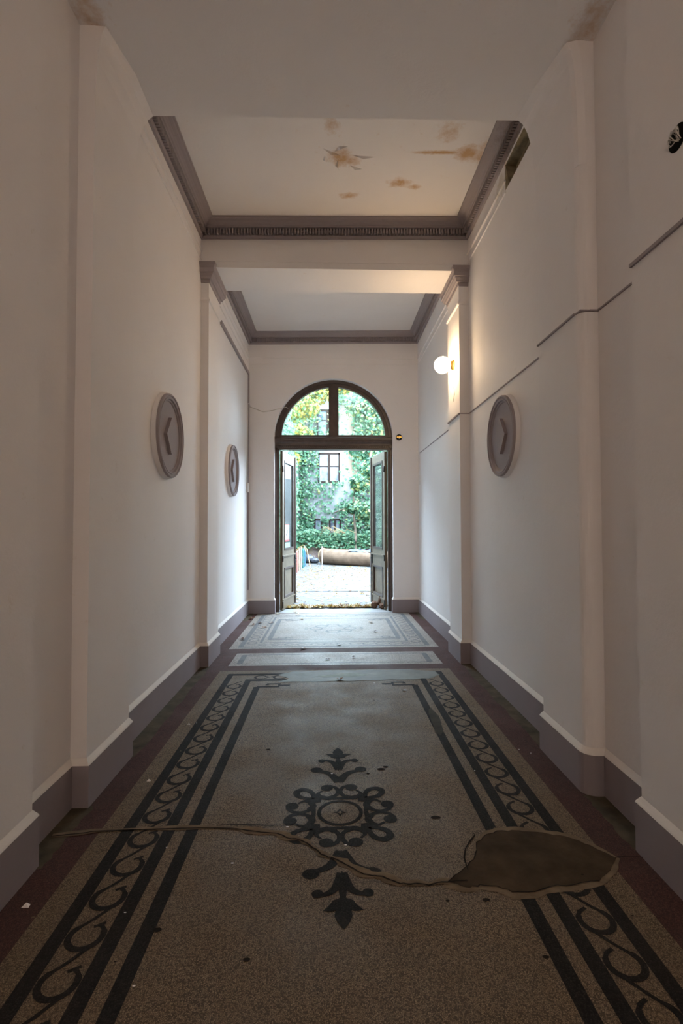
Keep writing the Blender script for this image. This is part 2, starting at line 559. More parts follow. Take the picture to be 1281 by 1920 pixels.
# cornices
def cornice(name, y0, y1, parts):
    prof = [(0, 4.445), (.022, 4.445), (.030, 4.466), (.030, 4.474), (.020, 4.476), (.022, 4.537), (.066, 4.541), (.070, 4.556), (.078, 4.560),
            (.088, 4.574), (.104, 4.586), (.126, 4.594), (.136, 4.600), (.148, 4.602), (.150, ZC), (0, ZC)]
    m = MB()
    rings = [[(WL + d, y0 + d, z), (WR - d, y0 + d, z), (WR - d, y1 - d, z), (WL + d, y1 - d, z)] for d, z in prof]
    m.loft(rings, M_GREY)
    z0, z1, p = 4.480, 4.534, .058
    s = .031
    n = int((WR - WL - .08) / s)
    for i in range(n):
        x = WL + .05 + i * s
        m.box((x, y1 - p, z0), (x + .018, y1 - .018, z1), M_GREY)
    n = int((y1 - y0 - .1) / s)
    for i in range(n):
        y = y0 + .06 + i * s
        m.box((WL + .018, y, z0), (WL + p, y + .018, z1), M_GREY)
        m.box((WR - p, y, z0), (WR - .018, y + .018, z1), M_GREY)
    m.v = [tilt(v) for v in m.v]
    return tag(m.build(name), kind='structure')


cornice('trim_1', YC1, YE0, None)
cornice('trim_2', YE1, YD, None)


# ------------------------------------------------------------------ baseboards
def offset(path, d, side):
    out = []
    n = len(path)
    for i, p in enumerate(path):
        P = Vector(p)
        ns = []
        if i > 0:
            e = (P - Vector(path[i - 1])).normalized()
            ns.append(Vector((e.y, -e.x)) * side)
        if i < n - 1:
            e = (Vector(path[i + 1]) - P).normalized()
            ns.append(Vector((e.y, -e.x)) * side)
        if len(ns) == 2:
            k = ns[0] + ns[1]
            v = k / max(.3, (1 + ns[0].dot(ns[1])))
        else:
            v = ns[0]
        out.append((P.x + v.x * d, P.y + v.y * d))
    return out


def baseboard(name, path, side):
    m = MB()
    o0, o1, o2 = offset(path, .0, side), offset(path, .020, side), offset(path, .017, side)
    rng = random.Random(len(path))
    m.loft([[(p[0], p[1], 0) for p in o1], [(p[0], p[1], .214) for p in o1]], M_BASE, closed=False)
    m.loft([[(p[0], p[1], .214) for p in o1], [(p[0], p[1], .222) for p in o2], [(p[0], p[1], .247) for p in offset(path, .001, side)]], M_LEDGE, closed=False)
    n = len(path)
    for e in (0, n - 1):
        m.add([(o0[e][0], o0[e][1], 0), (o1[e][0], o1[e][1], 0), (o1[e][0], o1[e][1], .214), (o0[e][0], o0[e][1], .247)], [(0, 1, 2, 3)], M_BASE)
    # back sheet so the moulding is solid
    m.loft([[(p[0], p[1], 0) for p in o0], [(p[0], p[1], .247) for p in o0]], M_LEDGE, closed=False)
    return tag(m.build(name, fix=False), kind='structure')


baseboard('baseboard_left', [(NL, YBACK), (NL, YA), (WL, YA), (WL, YC0), (NL, YC0), (NL, YC1), (WL, YC1), (WL, YE0), (NL, YE0), (NL, YE1), (WL, YE1),
                             (WL, YD), (DX - RO, YD), (DX - RO, YD + .10)], 1)
baseboard('baseboard_right', right_plan[:-1] + [(WR, YE0), (NR, YE0), (NR, YE1), (WR, YE1), (WR, YD), (DX + RO, YD), (DX + RO, YD + .10)], -1)

# ------------------------------------------------------------------ floor with its inlaid pattern
fl = MB()
fl.box((-1.9, YBACK - .3, -.2), (2.0, YD, 0), M_RED)
fl.box((DX - RO, YD, -.2), (DX + RO, 9.0, 0.0), M_STONE)
Z1, Z2, Z3, Z4, Z5, Z6 = .0008, .0016, .0024, .0032, .0040, .0048
PX = .053


LAY = [0]


def poly(pts, z, mat, lay=True):
    if lay:
        LAY[0] = (LAY[0] + 1) % 50
    z += LAY[0] * 1.4e-5
    a = sum(pts[i][0] * pts[(i + 1) % len(pts)][1] - pts[(i + 1) % len(pts)][0] * pts[i][1] for i in range(len(pts)))
    if a < 0:
        pts = pts[::-1]
    fl.add([(p[0], p[1], z) for p in pts], [list(range(len(pts)))], mat)


def rect(x0, y0, x1, y1, z, mat):
    poly([(x0, y0), (x1, y0), (x1, y1), (x0, y1)], z, mat)


def frame(hx, y0, y1, w, z, mat):
    """rectangular line: centre line at half width hx, y0..y1"""
    h = w / 2
    rect(PX - hx - h, y0 - h, PX - hx + h, y1 + h, z, mat)
    rect(PX + hx - h, y0 - h, PX + hx + h, y1 + h, z, mat)
    rect(PX - hx, y0 - h, PX + hx, y0 + h, z, mat)
    rect(PX - hx, y1 - h, PX + hx, y1 + h, z, mat)


def stroke(pts, w, z, mat):
    n = len(pts)
    L, R = [], []
    for i in range(n):
        a, b = pts[max(i - 1, 0)], pts[min(i + 1, n - 1)]
        dx, dy = b[0] - a[0], b[1] - a[1]
        l = math.hypot(dx, dy) or 1
        ww = (w[i] if isinstance(w, (list, tuple)) else w) / 2
        L.append((pts[i][0] - dy / l * ww, pts[i][1] + dx / l * ww))
        R.append((pts[i][0] + dy / l * ww, pts[i][1] - dx / l * ww))
    LAY[0] = (LAY[0] + 1) % 50
    for i in range(n - 1):
        poly([L[i], R[i], R[i + 1], L[i + 1]], z, mat, False)


def disc(x, y, r, z, mat, sx=1, sy=1, n=18):
    poly([(x + r * sx * math.cos(2 * PI * i / n), y + r * sy * math.sin(2 * PI * i / n)) for i in range(n)], z, mat)


def spline(P, n=8):
    out = []
    for i in range(len(P) - 1):
        p0, p1, p2, p3 = P[max(i - 1, 0)], P[i], P[i + 1], P[min(i + 2, len(P) - 1)]
        for k in range(n):
            t = k / n
            out.append(tuple(.5 * ((2 * p1[j]) + (-p0[j] + p2[j]) * t + (2 * p0[j] - 5 * p1[j] + 4 * p2[j] - p3[j]) * t * t + (-p0[j] + 3 * p1[j] - 3 * p2[j] + p3[j]) * t ** 3) for j in range(2)))
    out.append(tuple(P[-1]))
    return out


def scroll_band(x, y0, y1, unit, r, w, sgn, z, mat, along='y', skip=None):
    """running scroll: open rings joined by diagonal tails"""
    n = max(1, round((y1 - y0) / unit))
    u = (y1 - y0) / n
    for k in range(n):
        c = y0 + (k + .5) * u
        if skip and skip(c):
            continue
        pts = [(r * .62, r * .10)] + [(r * math.cos(math.radians(a)), r * math.sin(math.radians(a))) for a in range(62, -236, -14)]
        nxt = (r * math.cos(math.radians(-40)) * .98, u + r * math.sin(math.radians(-40)))
        last = pts[-1]
        pts = pts[1:] + [(last[0] * .35, last[1] + r * .45), nxt]
        sm = [(p[0] * sgn, p[1]) for p in pts]
        if along == 'y':
            g = [(x + p[0], c + p[1]) for p in sm]
        else:
            g = [(c + p[1], x + p[0]) for p in sm]
        ws = [w * .75] * 3 + [w * 1.15] * (len(g) - 6) + [w * .7] * 3
        stroke(g, ws, z, mat)
        b = g[0]
        stroke([(b[0] - w * .9, b[1] - w * .5), (b[0] + w * .9, b[1] + w * .5)], w * .7, z, mat)


def key_corner(x, y, sx, sy, s, w, z, mat):
    """little greek-key hook in the corner of the innermost line"""
    P = [(0, 0), (s * 2.6, 0), (s * 2.6, s * 1.1), (s * 1.2, s * 1.1), (s * 1.2, s * .55)]
    stroke([(x + p[0] * sx, y + p[1] * sy) for p in P], w, z, mat)
    stroke([(x + s * 2.6 * sx, y + s * .5 * sy), (x + s * 3.9 * sx, y + s * .5 * sy)], w, z, mat)


# panel 1 (under the camera)
rect(PX - 1.145, .05, PX + 1.145, 5.22, Z1, M_BEIGE)
frame(1.015, .19, 5.09, .056, Z2, M_BLACK)
frame(.818, .385, 4.90, .056, Z2, M_BLACK)
for sx in (-1, 1):
    rect(PX + sx * .71 - .028, .60, PX + sx * .71 + .028, 4.70, Z2, M_BLACK)
rect(PX - .50, .50 - .02, PX + .50, .50 + .02, Z2, M_BLACK)
for sx in (-1, 1):
    key_corner(PX + sx * .71, 4.70, -sx, 1, .075, .038, Z2, M_BLACK)
    scroll_band(PX + sx * .9165, .49, 4.82, .188, .058, .020, -sx, Z2, M_BLACK)
scroll_band(4.995, PX - .8, PX + .8, .188, .055, .018, 1, Z2, M_BLACK, along='x')
# grimy strips that fill the recesses beside the red band
for (x0, x1, ya, yb) in ((WL, PX - 1.27, YA, YC0), (WL, PX - 1.275, YC1, YE0), (PX + 1.30, WR, YA, YC0), (PX + 1.31, WR, YC1, YE0), (PX + 1.335, WR, 7.9, YD), (WL, PX - 1.30, 7.9, YD)):
    n = 14
    top, bot = [], []
    for i in range(n + 1):
        y = ya + (yb - ya) * i / n
        j = random.uniform(-.012, .012)
        if x0 < 0:
            bot.append((x0, y)), top.append((x1 + j, y))
        else:
            bot.append((x1, y)), top.append((x0 + j, y))
    poly(bot + top[::-1], Z1, M_GRIME)


# medallion
def rot(p, k, c):
    for _ in range(k):
        p = (-p[1], p[0])
    return (c[0] + p[0], c[1] + p[1])


def medallion(c, z, mat, field, s=1.0, sy=1.0, fleurs=True):
    def T(p):
        return (c[0] + p[0] * s, c[1] + p[1] * s * sy)

    def st(pts, w, zz=z, m=None):
        stroke([T(p) for p in pts], [x * s for x in w] if isinstance(w, list) else w * s, zz, m or mat)

    def dc(p, r, zz=z, m=None):
        disc(*T(p), r * s, zz, m or mat, 1, sy)
    ring = [(.106 * math.cos(2 * PI * i / 48), .106 * math.sin(2 * PI * i / 48)) for i in range(49)]
    st(ring, .019)
    # hollow star
    star = [(0, .036), (.011, .011), (.036, 0), (.011, -.011), (0, -.036), (-.011, -.011), (-.036, 0), (-.011, .011)]
    poly([T(p) for p in star], z, mat)
    st2 = [(p[0] * .48, p[1] * .48) for p in star]
    poly([T(p) for p in st2], z + .0006, field)
    for k in range(4):
        def R(p):
            for _ in range(k):
                p = (-p[1], p[0])
            return p
        for sg in (-1, 1):
            # scroll: blob -> meeting point on the axis -> loop -> corner junction
            P = [(.232, .082), (.262, .060), (.248, .022), (.205, .006), (.165, .020), (.138, .060), (.150, .098), (.158, .130)]
            pts = spline([R((p[0], p[1] * sg)) for p in P], 7)
            n = len(pts)
            w = [.036 * (1 - i / n * .9) if i < n * .22 else (.024 if i < n * .6 else .036) for i in range(n)]
            st(pts, w)
            dc(R((.246, .068 * sg)), .034)
            # thin outer arc of the loop
            P = [(.150, .112), (.190, .110), (.216, .092)]
            st(spline([R((p[0], p[1] * sg)) for p in P], 6), .014)
            # frame piece between ring and corner
            st([R((.132, .0)), R((.136, .05 * sg)), R((.150, .11 * sg))], [.022, .026, .030])
        # corner: hollow petal on the diagonal plus two buds
        d = math.sqrt(.5)

        def D(a, b):
            return R((d * a - d * b, d * a + d * b))
        loop = spline([D(.19, 0), D(.235, .032), D(.275, .038), D(.306, .020), D(.310, 0), D(.306, -.020), D(.275, -.038), D(.235, -.032), D(.19, 0)], 6)
        n = len(loop)
        st(loop, [.022 + .016 * math.sin(PI * i / (n - 1)) for i in range(n)])
        poly([T(p) for p in [D(.14, 0), D(.185, .052), D(.225, .062), D(.215, .028), D(.19, 0), D(.215, -.028), D(.225, -.062), D(.185, -.052)]], z, mat)
    if not fleurs:
        return
    for sg in (-1, 1):
        def F(x, y):
            return (x, y * sg)
        # outer V with round ends
        for q in (-1, 1):
            pts = spline([F(0, .312), F(q * .020, .352), F(q * .050, .405), F(q * .092, .432), F(q * .126, .442)], 6)
            n = len(pts)
            st(pts, [.034 * (1 - i / n) + .022 for i in range(n)])
            disc(*T(F(q * .130, .455)), .034 * s, z, mat, 1.05, .95)
            pts = spline([F(0, .455), F(q * .014, .500), F(q * .036, .552), F(q * .070, .576), F(q * .098, .570)], 6)
            n = len(pts)
            st(pts, [.030 * (1 - i / n) + .016 for i in range(n)])
            disc(*T(F(q * .100, .572)), .023 * s, z, mat)
        poly([T(F(0, .300)), T(F(.022, .352)), T(F(0, .368)), T(F(-.022, .352))], z, mat)
        poly([T(F(0, .437)), T(F(.022, .515)), T(F(.012, .60)), T(F(-.012, .60)), T(F(-.022, .515))], z, mat)
        leaf = [(0, .585), (.018, .602), (.040, .610), (.050, .632), (.078, .664), (.046, .668), (.030, .664), (.034, .690), (.022, .722), (0, .757)]
        pts = [F(*p) for p in leaf] + [F(-p[0], p[1]) for p in leaf[::-1][1:-1]]
        poly([T(p) for p in pts], z, mat)


medallion((.048, 2.650), Z2, M_BLACK, M_BEIGE)

# long crack with its cement smear
CR = [(-1.30, 2.50), (-1.062, 2.541), (-.762, 2.543), (-.51, 2.54), (-.352, 2.503), (-.25, 2.487), (-.197, 2.447), (-.13, 2.425), (-.096, 2.391), (-.04, 2.32), (0, 2.293), (.055, 2.262),
      (.09, 2.22), (.154, 2.177), (.21, 2.165), (.279, 2.121), (.34, 2.118), (.396, 2.111), (.47, 2.125), (.556, 2.13)]
jag = []
for i in range(len(CR) - 1):
    for k in range(4):
        t = k / 4
        jag.append((CR[i][0] * (1 - t) + CR[i + 1][0] * t + random.uniform(-.003, .003), CR[i][1] * (1 - t) + CR[i + 1][1] * t + random.uniform(-.004, .004)))
jag.append(CR[-1])
W = [.028 + .014 * math.sin(i * .9) + (.02 if -.4 < p[0] < -.15 or 0.05 < p[0] < .3 else 0) for i, p in enumerate(jag)]
stroke([(p[0], p[1] + .006) for p in jag], W, Z3, M_MUDLT)
stroke([(p[0], p[1] - .002) for p in jag], [.0045 + random.uniform(0, .004) for _ in jag], Z5, M_CRACK)
stroke([(-.55, 2.560), (-.42, 2.562), (-.30, 2.548), (-.12, 2.545)], [.004, .007, .005, .002], Z5, M_CRACK)
# big cement patch on the right
PATCH = [(.470, 2.118), (.50, 2.150), (.548, 2.190), (.600, 2.235), (.645, 2.300), (.668, 2.375), (.725, 2.430), (.788, 2.455), (.86, 2.462), (.94, 2.448), (1.03, 2.425), (1.111, 2.395), (1.17, 2.33), (1.235, 2.245),
         (1.17, 2.165), (1.086, 2.108), (.98, 2.082), (.875, 2.080), (.80, 2.056), (.717, 2.055), (.66, 2.085), (.60, 2.098), (.56, 2.085)]
PO = [(p[0] + (p[0] - .85) * .05, p[1] + (p[1] - 2.26) * .16) for p in PATCH]


def rough(P, a=.006, n=3):
    o = []
    for i in range(len(P)):
        q = P[(i + 1) % len(P)]
        for k in range(n):
            t = k / n
            o.append((P[i][0] * (1 - t) + q[0] * t + random.uniform(-a, a), P[i][1] * (1 - t) + q[1] * t + random.uniform(-a, a)))
    return o


poly(rough(PO), Z3, M_MUDLT)
PR = rough(PATCH)
poly(PR, Z4, M_MUD)
stroke(PR[:24], [.003 + random.uniform(0, .004) for _ in range(24)], Z5, M_CRACK)
stroke(PR[45:66], [.003 + random.uniform(0, .004) for _ in range(21)], Z5, M_CRACK)
stroke([(.575, 2.19), (.580, 2.27), (.600, 2.33), (.640, 2.39), (.672, 2.43), (.668, 2.46)], [.004, .008, .005, .009, .005, .002], Z5, M_CRACK)
stroke([(1.235, 2.245), (1.29, 2.25), (1.36, 2.24), (1.42, 2.235)], [.006, .003, .005, .003], Z5, M_CRACK)
# small patches along the right-hand inner line and dark spots
poly(rough([(.735, 3.60), (.760, 3.56), (.805, 3.72), (.815, 3.95), (.800, 4.12), (.765, 4.05), (.745, 3.85)], .008), Z4, M_DKCEM)
for (x, y, r) in ((.520, 2.585, .016), (.60, 2.02, .010), (.45, 2.02, .007), (.30, 3.10, .016), (.33, 3.13, .014), (-.62, 1.92, .012), (-.28, 1.78, .010), (.22, 3.05, .008), (.72, 1.75, .01), (.36, 4.3, .008), (.12, 3.3, .006), (-.4, 3.4, .01)):
    disc(x, y, r, Z3, M_CRACK, random.uniform(1, 1.6), random.uniform(.7, 1), 9)
# cement fill across the far end of panel 1
poly(rough([(-.50, 4.84), (-.38, 4.93), (-.50, 5.06), (-.36, 5.16), (-.1, 5.19), (.4, 5.19), (.8, 5.20), (1.02, 5.12), (1.05, 4.99), (.98, 4.90), (.8, 4.865), (.55, 4.85), (.3, 4.84), (0, 4.835)], .012, 3), Z4, M_GREEN_CEM)
poly(rough([(-.15, 4.98), (.0, 5.06), (.25, 5.08), (.38, 5.03), (.2, 4.95)], .015, 3), Z5, plain('pale_cement_smear', (.20, .24, .20), .7, var=.2, scale=12))

# panel 2 (under the beam)
rect(PX - 1.10, 5.40, PX + 1.12, 5.925, Z1, M_PALE)
frame(1.00, 5.475, 5.845, .022, Z2, M_GLINE)
for sx in (-1, 1):
    rect(PX + sx * 1.0 - .03, 5.475, PX + sx * 1.0 + .03, 5.845, Z3, M_GLINE)
# panel 3 (by the door)
rect(PX - 1.235, 6.135, PX + 1.235, 8.52, Z1, M_PALE)
frame(1.115, 6.225, 8.41, .040, Z2, M_GLINE)
frame(.905, 6.44, 8.21, .032, Z2, M_GLINE)
frame(.82, 6.60, 8.02, .028, Z2, M_GLINE)
for sx in (-1, 1):
    rect(PX + sx * .82 - .03, 6.62, PX + sx * .82 + .03, 8.0, Z3, M_GLINE)
    rect(PX + sx * 1.115 - .03, 6.225, PX + sx * 1.115 + .03, 8.41, Z3, M_GLINE)
    for sy, y in ((1, 6.66), (-1, 7.96)):
        key_corner(PX + sx * .80, y, -sx, sy, .07, .032, Z3, M_GLINE)
    scroll_band(PX + sx * 1.01, 6.35, 8.30, .165, .058, .018, -sx, Z2, M_GLINE)
scroll_band(6.335, PX - .95, PX + .95, .165, .048, .016, 1, Z2, M_GLINE, along='x')
scroll_band(8.31, PX - .95, PX + .95, .165, .042, .016, -1, Z2, M_GLINE, along='x')
# wreath of petals in its middle
for k in range(8):
    a = 2 * PI * k / 8
    c = (PX - .01 + .235 * math.cos(a), 7.29 + .225 * math.sin(a))
    stroke([(c[0] + .082 * math.cos(t), c[1] + .075 * math.sin(t)) for t in [2 * PI * i / 20 for i in range(21)]], .026, Z2, M_GLINE)
for sx in (-1, 1):
    stroke(spline([(PX + sx * .32, 7.29), (PX + sx * .37, 7.31), (PX + sx * .41, 7.29)], 5), .02, Z2, M_GLINE)
    for sy in (-1, 1):
        disc(PX + sx * .385, 7.29 + sy * .05, .025, Z2, M_GLINE)
# small chips and dust flecks
for _ in range(60):
    x, y = random.uniform(-1.2, 1.3), random.uniform(1.5, 5.3)
    disc(x, y, random.uniform(.002, .006), Z6, random.choice([M_CRACK, M_MUDLT, M_LEDGE]), 1.3, .8, 6)
tag(fl.build('floor', fix=False), kind='structure')

# ------------------------------------------------------------------ pilasters of the cross beam


def pilaster(name, xw, xn, sg, label):
    """xw wide wall, xn shaft face, sg: +1 if room lies towards +x"""
    e = tag(empty(name, (xn, YE0, 0)), label, 'pilaster')

    def ring(d, z):
        a, b = xw, xn + sg * d
        x0, x1 = min(a, b), max(a, b)
        return [(x0, YE0 - d, z), (x1, YE0 - d, z), (x1, YE1 + d, z), (x0, YE1 + d, z)]
    m = MB()
    m.loft([ring(0, .0), ring(0, ZB)], M_WALL, caps=True)
    child(m, 'shaft', e)
    m = MB()
    m.loft([ring(d, z) for d, z in ((.0, 3.785), (.010, 3.788), (.016, 3.798), (.016, 3.806), (.006, 3.812), (.004, 3.828), (0, 3.83))], M_WALL)
    child(m, 'astragal', e)
    m = MB()
    m.loft([ring(d, z) for d, z in ((.0, 3.985), (.008, 3.987), (.012, 4.020), (.030, 4.024), (.034, 4.040), (.048, 4.058), (.052, 4.072),
                                    (.062, 4.076), (.062, 4.118), (.066, 4.124), (.078, 4.148), (.080, 4.176), (.0, 4.178))], M_GREY)
    child(m, 'capital', e)
    return e


pilaster('pilaster', WL, NL, 1, 'white pilaster with grey moulded capital on the left wall, between the two round plaques')
pilaster('pilaster', WR, NR, -1, 'white pilaster with grey moulded capital on the right wall, carrying the lit globe lamp')


# ------------------------------------------------------------------ round wall plaques
def plaque(xw, sg, y, z, r, label):
    e = tag(empty('wall_rosette', (xw, y, z)), label, 'wall ornament', 'round grey wall plaques')

    def ring(rad, d, n=64):
        return [(xw + sg * d, y + rad * math.cos(2 * PI * i / n), z + rad * math.sin(2 * PI * i / n)) for i in range(n)]
    m = MB()
    m.loft([ring(r + .012, .0), ring(r + .010, .028), ring(r, .034)], M_WALL, smooth=True)
    child(m, 'rim', e)
    m = MB()
    P = [(1.0, .030), (1.0, .050), (.985, .056), (.955, .056), (.945, .048), (.915, .046), (.905, .052), (.875, .050), (.862, .036), (.835, .034), (.820, .024)]
    m.loft([ring(r * a, d) for a, d in P], M_GREY)
    child(m, 'moulding', e)
    m = MB()
    R0 = ring(r * .822, .0)
    R1 = ring(r * .822, .025)
    m.add(R1, [list(range(len(R1)))], M_GREY)
    m.loft([R0, R1], M_GREY)
    child(m, 'panel', e)
    m = MB()
    dm = [(y - .13 * r / .355, z), (y, z + .158 * r / .355), (y + .13 * r / .355, z), (y, z - .158 * r / .355)]
    m.prism(dm, 'x', xw + sg * .022, xw + sg * .052, M_GREY)
    child(m, 'diamond', e)
    return e


plaque(WL, 1, 4.270, 2.180, .342, 'round grey plaque with a raised diamond on the left wall in front of the pilaster')
plaque(WL, 1, 7.06, 2.188, .346, 'round grey plaque with a raised diamond on the left wall between pilaster and door')
plaque(WR, -1, 4.280, 2.190, .338, 'round grey plaque with a raised diamond on the right wall below the grey cable')


# ------------------------------------------------------------------ door and fanlight
YF = 8.69
RIN = .875


def half_ring(m, r0, r1, ya, yb, mat, n=40):
    pts = [(DX + r1 * math.cos(PI - PI * i / n), ZSP + r1 * math.sin(PI - PI * i / n)) for i in range(n + 1)] + \
          [(DX + r0 * math.cos(PI * i / n), ZSP + r0 * math.sin(PI * i / n)) for i in range(n + 1)]
    N = n + 1
    vs = [(p[0], ya, p[1]) for p in pts] + [(p[0], yb, p[1]) for p in pts]
    T = 2 * N
    fs = []
    for i in range(n):
        fs.append((i, i + 1, T - 2 - i, T - 1 - i))
        fs.append((T + i, T + T - 1 - i, T + T - 2 - i, T + i + 1))
        fs.append((i, T + i, T + i + 1, i + 1))
        j = T - 1 - i
        fs.append((j, j - 1, T + j - 1, T + j))
    fs += [(0, T - 1, 2 * T - 1, T), (n, T + n, T + n + 1, n + 1)]
    m.add(vs, fs, mat)


m = MB()
# jambs and transom
for sg in (-1, 1):
    xo, xi = DX + sg * (RO - .001), DX + sg * .915
    m.box((min(xo, xi), YF, 0), (max(xo, xi), YF + .12, ZSP), M_FRAME)
    xi2 = DX + sg * .945
    m.box((min(xo, xi2), YF - .022, 0), (max(xo, xi2), YF, ZSP), M_FRAME)
x0, x1 = DX - RO + .001, DX + RO - .001
m.box((x0, YF - .01, 2.715), (x1, YF + .12, 2.93), M_FRAME)
m.prism([(YF - .01, 2.775), (YF - .028, 2.78), (YF - .030, 2.81), (YF - .050, 2.835), (YF - .058, 2.872), (YF - .072, 2.880), (YF - .072, 2.905), (YF - .045, 2.925), (YF - .01, 2.93)], 'x', x0, x1, M_FRAME)
m.prism([(YF - .01, 2.715), (YF - .022, 2.718), (YF - .022, 2.742), (YF - .01, 2.746)], 'x', x0, x1, M_FRAME)
n = int((x1 - x0) / .036)
for i in range(n):
    m.box((x0 + .01 + i * .036, YF - .028, 2.748), (x0 + .030 + i * .036, YF - .008, 2.776), M_FRAME)
door = tag(m.build('door_1'), kind='structure')
door['label'] = 'tall dark brown double door frame with dentilled transom at the end of the passage'


def leaf(hinge, free, label, poster):
    """door leaf in its own frame: u along the leaf from hinge, w thickness, z up"""
    H = Vector((hinge[0], hinge[1], 0))
    U = (Vector((free[0], free[1], 0)) - H)
    Lh = U.length
    U.normalize()
    sgn = 1 if hinge[0] < DX else -1
    Wv = Vector((U.y, -U.x, 0)) * sgn          # towards the room axis

    def bx(m, u0, u1, w0, w1, z0, z1, mat):
        c = []
        for z in (z0, z1):
            for (u, w) in ((u0, w0), (u1, w0), (u1, w1), (u0, w1)):
                p = H + U * u + Wv * w
                c.append((p.x, p.y, z))
        m.add(c, [(3, 2, 1, 0), (4, 5, 6, 7), (0, 1, 5, 4), (1, 2, 6, 5), (2, 3, 7, 6), (3, 0, 4, 7)], mat)
    T = .045
    m = MB()
    zt = 2.705
    bx(m, 0, .115, 0, T, .012, zt, M_LEAFW)                # hinge stile
    bx(m, Lh - .13, Lh, 0, T, .012, zt, M_LEAFW)           # meeting stile
    bx(m, .115, Lh - .13, 0, T, 2.56, zt, M_LEAFW)
    bx(m, .115, Lh - .13, 0, T, .72, 1.02, M_LEAFW)
    bx(m, .115, Lh - .13, 0, T, .012, .20, M_LEAFW)
    bx(m, Lh - .05, Lh + .012, -.012, T + .018, .012, zt, M_FRAME)   # dark cover strip on the free edge
    lf = m.build('leaf', door)
    lf['label'] = label
    # glass
    m = MB()
    bx(m, .115, Lh - .13, .018, .026, 1.02, 2.56, M_DGLASS)
    m.build('glass_pane', lf)
    # mouldings round the glass and the lower panel
    m = MB()
    for (za, zb) in ((1.02, 2.56), (.20, .72)):
        ua, ub, b = .115, Lh - .13, .034
        for (a, c_, d_, e_) in ((ua, ua + b, za, zb), (ub - b, ub, za, zb), (ua, ub, za, za + b), (ua, ub, zb - b, zb)):
            bx(m, a, c_, -.006, T + .008, d_, e_, M_FRAME)
    bx(m, .02, Lh - .06, T, T + .020, .905, .930, M_LEAFW)
    bx(m, .02, Lh - .06, T, T + .014, .22 - .06, .18, M_LEAFW)
    m.build('moulding', lf)
    # lower panel, a flat pyramid
    m = MB()
    ua, ub, za, zb = .149, Lh - .164, .234, .686
    q = [H + U * ua + Wv * .014, H + U * ub + Wv * .014]
    for w0, w1 in ((.022, .036), (.022, .006)):
        c = []
        for (u, z) in ((ua, za), (ub, za), (ub, zb), (ua, zb)):
            p = H + U * u + Wv * w0
            c.append((p.x, p.y, z))
        p = H + U * ((ua + ub) / 2) + Wv * w1
        c.append((p.x, p.y, (za + zb) / 2))
        m.add(c, [(0, 1, 4), (1, 2, 4), (2, 3, 4), (3, 0, 4)], M_LEAFW)
    m.build('lower_panel', lf)
    # handle
    m = MB()
    bx(m, Lh - .10, Lh - .065, T, T + .010, .74, .90, M_BLACKM)
    p0 = H + U * (Lh - .083) + Wv * (T + .008)
    p1 = H + U * (Lh - .083) + Wv * (T + .05)
    p2 = H + U * (Lh - .19) + Wv * (T + .052)
    m.tube([(p0.x, p0.y, .84), (p1.x, p1.y, .84), (p2.x, p2.y, .84)], .008, M_BLACKM)
    h = m.build('handle', lf)
    h['label'] = 'black metal handle'
    for zz in (.10, .88, 2.4):
        m = MB()
        p = H + U * .004 + Wv * (T + .006)
        m.tube([(p.x, p.y, zz - .05), (p.x, p.y, zz + .05)], .010, M_BLACKM)
        m.build('hinge', lf)
    if poster:
        def sheet(u0, u1, z0, z1, mat, w):
            mm = MB()
            bx(mm, u0, u1, w, w + .001, z0, z1, mat)
            return mm
        e = tag(empty('notice', tuple(H + U * .33 + Vector((0, 0, 1.2)))), 'white notice with a dark picture and red edge taped to the left door glass', 'notice')
        child(sheet(.22, .50, 1.16, 1.46, M_PAPER, .028), 'paper', e)
        mm = sheet(.22, .50, 1.16, 1.19, M_REDP, .030)
        bx(mm, .22, .235, .030, .031, 1.16, 1.46, M_REDP)
        bx(mm, .22, .50, .030, .031, 1.45, 1.46, M_REDP)
        bx(mm, .44, .48, .030, .031, 1.19, 1.22, M_REDP)
        child(mm, 'red_border', e)
        mm = sheet(.33, .36, 1.27, 1.41, M_INK, .030)
        bx(mm, .36, .40, .030, .031, 1.30, 1.36, M_INK)
        bx(mm, .30, .33, .030, .031, 1.25, 1.30, M_INK)
        child(mm, 'printed_picture', e)
        o = sheet(.20, .55, 1.03, 1.14, M_GREENP, .028).build('sticker')
        tag(o, 'pale green sticker along the bottom of the left door glass, under the notice', 'sticker')


leaf((DX - .91, 8.80), (-.690, 9.68), 'left door leaf, opened outward, with a paper notice on its glass', True)
leaf((DX + .91, 8.80), (.818, 9.68), 'right door leaf, opened outward, held by stones', False)

# fanlight
m = MB()
half_ring(m, .93, RO - .001, YF - .022, YF + .12, M_FRAME)
half_ring(m, RIN, .932, YF, YF + .09, M_FRAME)
fan = tag(m.build('window_1'), kind='structure')
fan['label'] = 'half round fanlight with two panes above the double door'
m = MB()
m.box((DX - .036, YF - .015, 2.93), (DX + .036, YF + .10, ZSP + .925), M_FRAME)
m.box((DX - .082, YF + .005, 2.93), (DX + .082, YF + .08, ZSP + .90), M_FRAME)
m.build('mullion', fan)
m = MB()
for sg in (-1, 1):
    a, b = DX + sg * .08, DX + sg * .925
    m.box((min(a, b), YF + .005, 2.928), (max(a, b), YF + .085, 2.962), M_FRAME)
m.build('bottom_rail', fan)
for sg in (-1, 1):
    m = MB()
    pts = [(DX + sg * .08, 2.96)] + [(DX + sg * .88 * math.cos(t), ZSP + .88 * math.sin(t)) for t in [math.radians(3.6 + (84.6 - 3.6) * i / 18) for i in range(19)]]
    m.prism(pts, 'y', YF + .04, YF + .045, M_GLASS)
    m.build('pane', fan)

# ------------------------------------------------------------------ globe lamp


